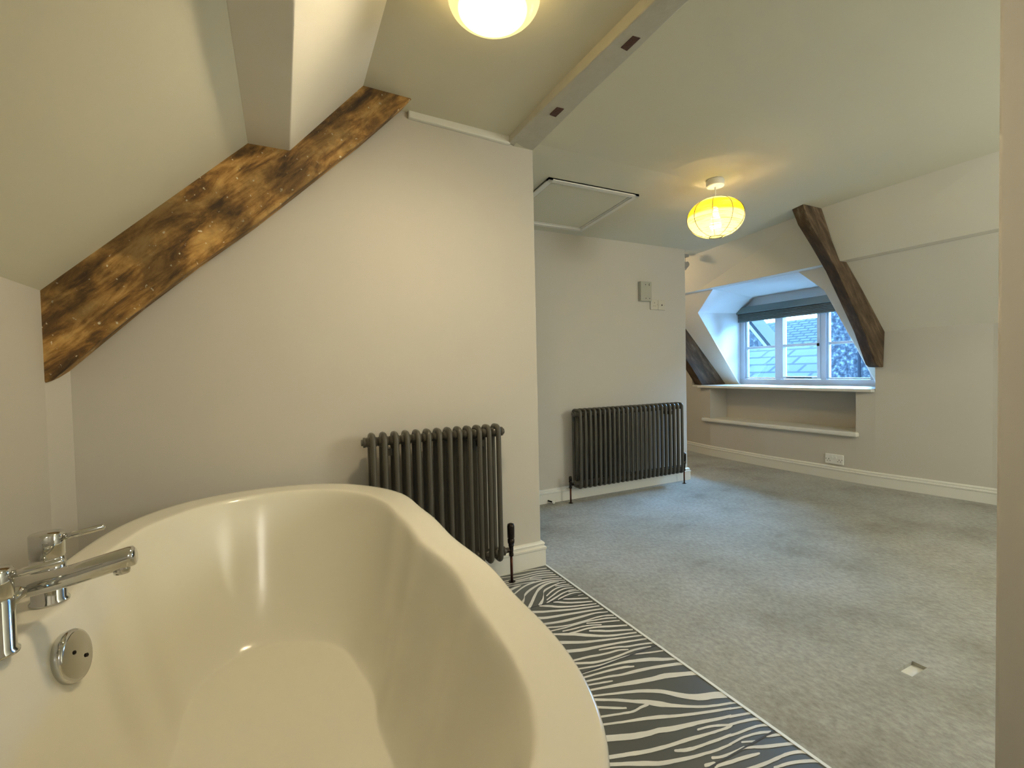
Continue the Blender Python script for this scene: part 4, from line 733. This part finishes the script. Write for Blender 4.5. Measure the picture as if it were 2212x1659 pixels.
# bath filler tap
tp = empty('bath_tap', (-.43, 1.08, .58), 'chrome deck-mounted bath mixer with two levers and a straight round spout', 'tap')
def T(name, bm, parent=tp, m='chrome', **k):
    o = obj(name, bm, m, parent, smooth=True, **k); return o
for s, y in ((1, .095), (-1, -.095)):
    T('pillar', lathe([(.001, .0), (.029, .0), (.029, .004), (.0255, .008), (.0255, .084), (.0245, .0855), (.0245, .088), (.0255, .0895), (.0255, .130), (.0235, .1325), (.001, .1325)], (.018, y, 0), 'Z', 40))
    T('lever', tube([(.040, y, .121), (.055, y, .1225), (.102, y, .130), (.104, y, .1303)], [.006, .0058, .0058, .004], 12))
T('bridge', tube([(.018, -.095, .064), (.018, .095, .064)], .012, 20))
T('spout', tube([(.006, 0, .066), (.03, 0, .068), (.08, 0, .074), (.165, 0, .092), (.171, 0, .0932), (.173, 0, .0935)], [.0185, .0185, .0185, .0185, .0175, .014], 28))
T('aerator', lathe([(.001, -.006), (.012, -.006), (.013, .0), (.013, .012)], (.152, 0, .070), 'Z', 24))

# ------------------------------------------------------------ outside the window
def roof(name, p00, p10, p11, p01, m, label, cat, uu, vv, parent=None, th=.08):
    me = bpy.data.meshes.new(name); n_ = (Vector(p10)-Vector(p00)).cross(Vector(p01)-Vector(p00)).normalized()*th
    top = [Vector(p) for p in (p00, p10, p11, p01)]
    if n_.z < 0: n_ = -n_
    bot = [p-n_ for p in top]
    me.from_pydata([tuple(p) for p in top+bot], [], [(0, 1, 2, 3), (7, 6, 5, 4), (0, 4, 5, 1), (1, 5, 6, 2), (2, 6, 7, 3), (3, 7, 4, 0)])
    uvl = me.uv_layers.new(name='UVMap')
    for li, uv in zip(range(4), ((0, 0), (uu, 0), (uu, vv), (0, vv))): uvl.data[li].uv = uv
    for li in range(4, 24): uvl.data[li].uv = (0.05, 0.05)
    me.materials.append(M[m]); o = bpy.data.objects.new(name, me); C.objects.link(o)
    if parent: o.parent = parent
    if label: tag(o, label, cat)
    return o
h1 = empty('neighbour_house', (9.5, 6.5, -4), 'nearest slate-roofed house seen through the lower left panes', 'house')
def out(o, base):  # parts keep world placement under their thing
    o.parent = base; o.location = tuple(-v for v in base.location); return o
out(roof('slate_roof', (8.2, 4.62, .55), (8.2, 9.0, .55), (9.9, 9.0, 1.45), (9.9, 4.62, 1.45), 'slate', None, None, 4.6, 1.95), h1)
out(obj('wall', box(8.4, 11.5, 5.3, 8.8, -4, .55), 'render'), h1)
h2 = empty('stone_house', (9.0, 3.6, -4), 'rubble stone wall with a drainpipe seen through the right panes', 'house')
out(obj('wall', box(8.0, 12, 1.0, 4.57, -4, 2.35), 'stone'), h2)
out(obj('drainpipe', tube([(7.95, 4.02, -4), (7.95, 4.02, 1.20)], .022, 10), 'pipe_out'), h2)
h3 = empty('far_house', (16, 10, -4), 'distant house with a finely tiled roof seen through the upper middle pane', 'house')
out(roof('tiled_roof', (14.0, 5.0, .6), (14.0, 15.0, .6), (16.6, 15.0, 2.62), (16.6, 5.0, 2.62), 'fartile', None, None, 10, 3.3), h3)
out(obj('wall', box(14.2, 18, 5.2, 14.8, -4, .6), 'render'), h3)
out(obj('ridge', box(16.5, 16.75, 5.0, 9.4, 2.60, 2.78), 'render'), h3)
h4 = empty('gabled_house', (12, 9.6, -4), 'dark stone gable with white bargeboard seen through the upper left pane', 'house')
out(obj('gable_wall', hexa([(11.6, 7.9, -4), (11.6, 11.6, -4), (11.6, 11.6, 1.3), (11.6, 9.75, 3.5), (11.6, 7.9, 1.3)], [(12.0, 7.9, -4), (12.0, 11.6, -4), (12.0, 11.6, 1.3), (12.0, 9.75, 3.5), (12.0, 7.9, 1.3)]), 'stone'), h4)
for a, b_ in (((7.75, 1.12), (9.75, 3.5)), ((11.75, 1.12), (9.75, 3.5))):
    d = Vector((b_[0]-a[0], b_[1]-a[1])).normalized(); nn = Vector((-d.y, d.x))*.07
    if nn.y < 0: nn = -nn
    q = [(a[0], a[1]), (b_[0], b_[1]), (b_[0]+nn.x, b_[1]+nn.y+.05), (a[0]+nn.x, a[1]+nn.y)]
    out(obj('bargeboard', hexa([(11.5, y, z) for y, z in q], [(11.6, y, z) for y, z in q]), 'lead'), h4)
    q2 = [(y+(nn.x), z+nn.y+.02) for y, z in q]
    out(obj('roof_slope', hexa([(11.5, y, z) for y, z in q2], [(12.1, y, z) for y, z in q2]), 'slate'), h4)
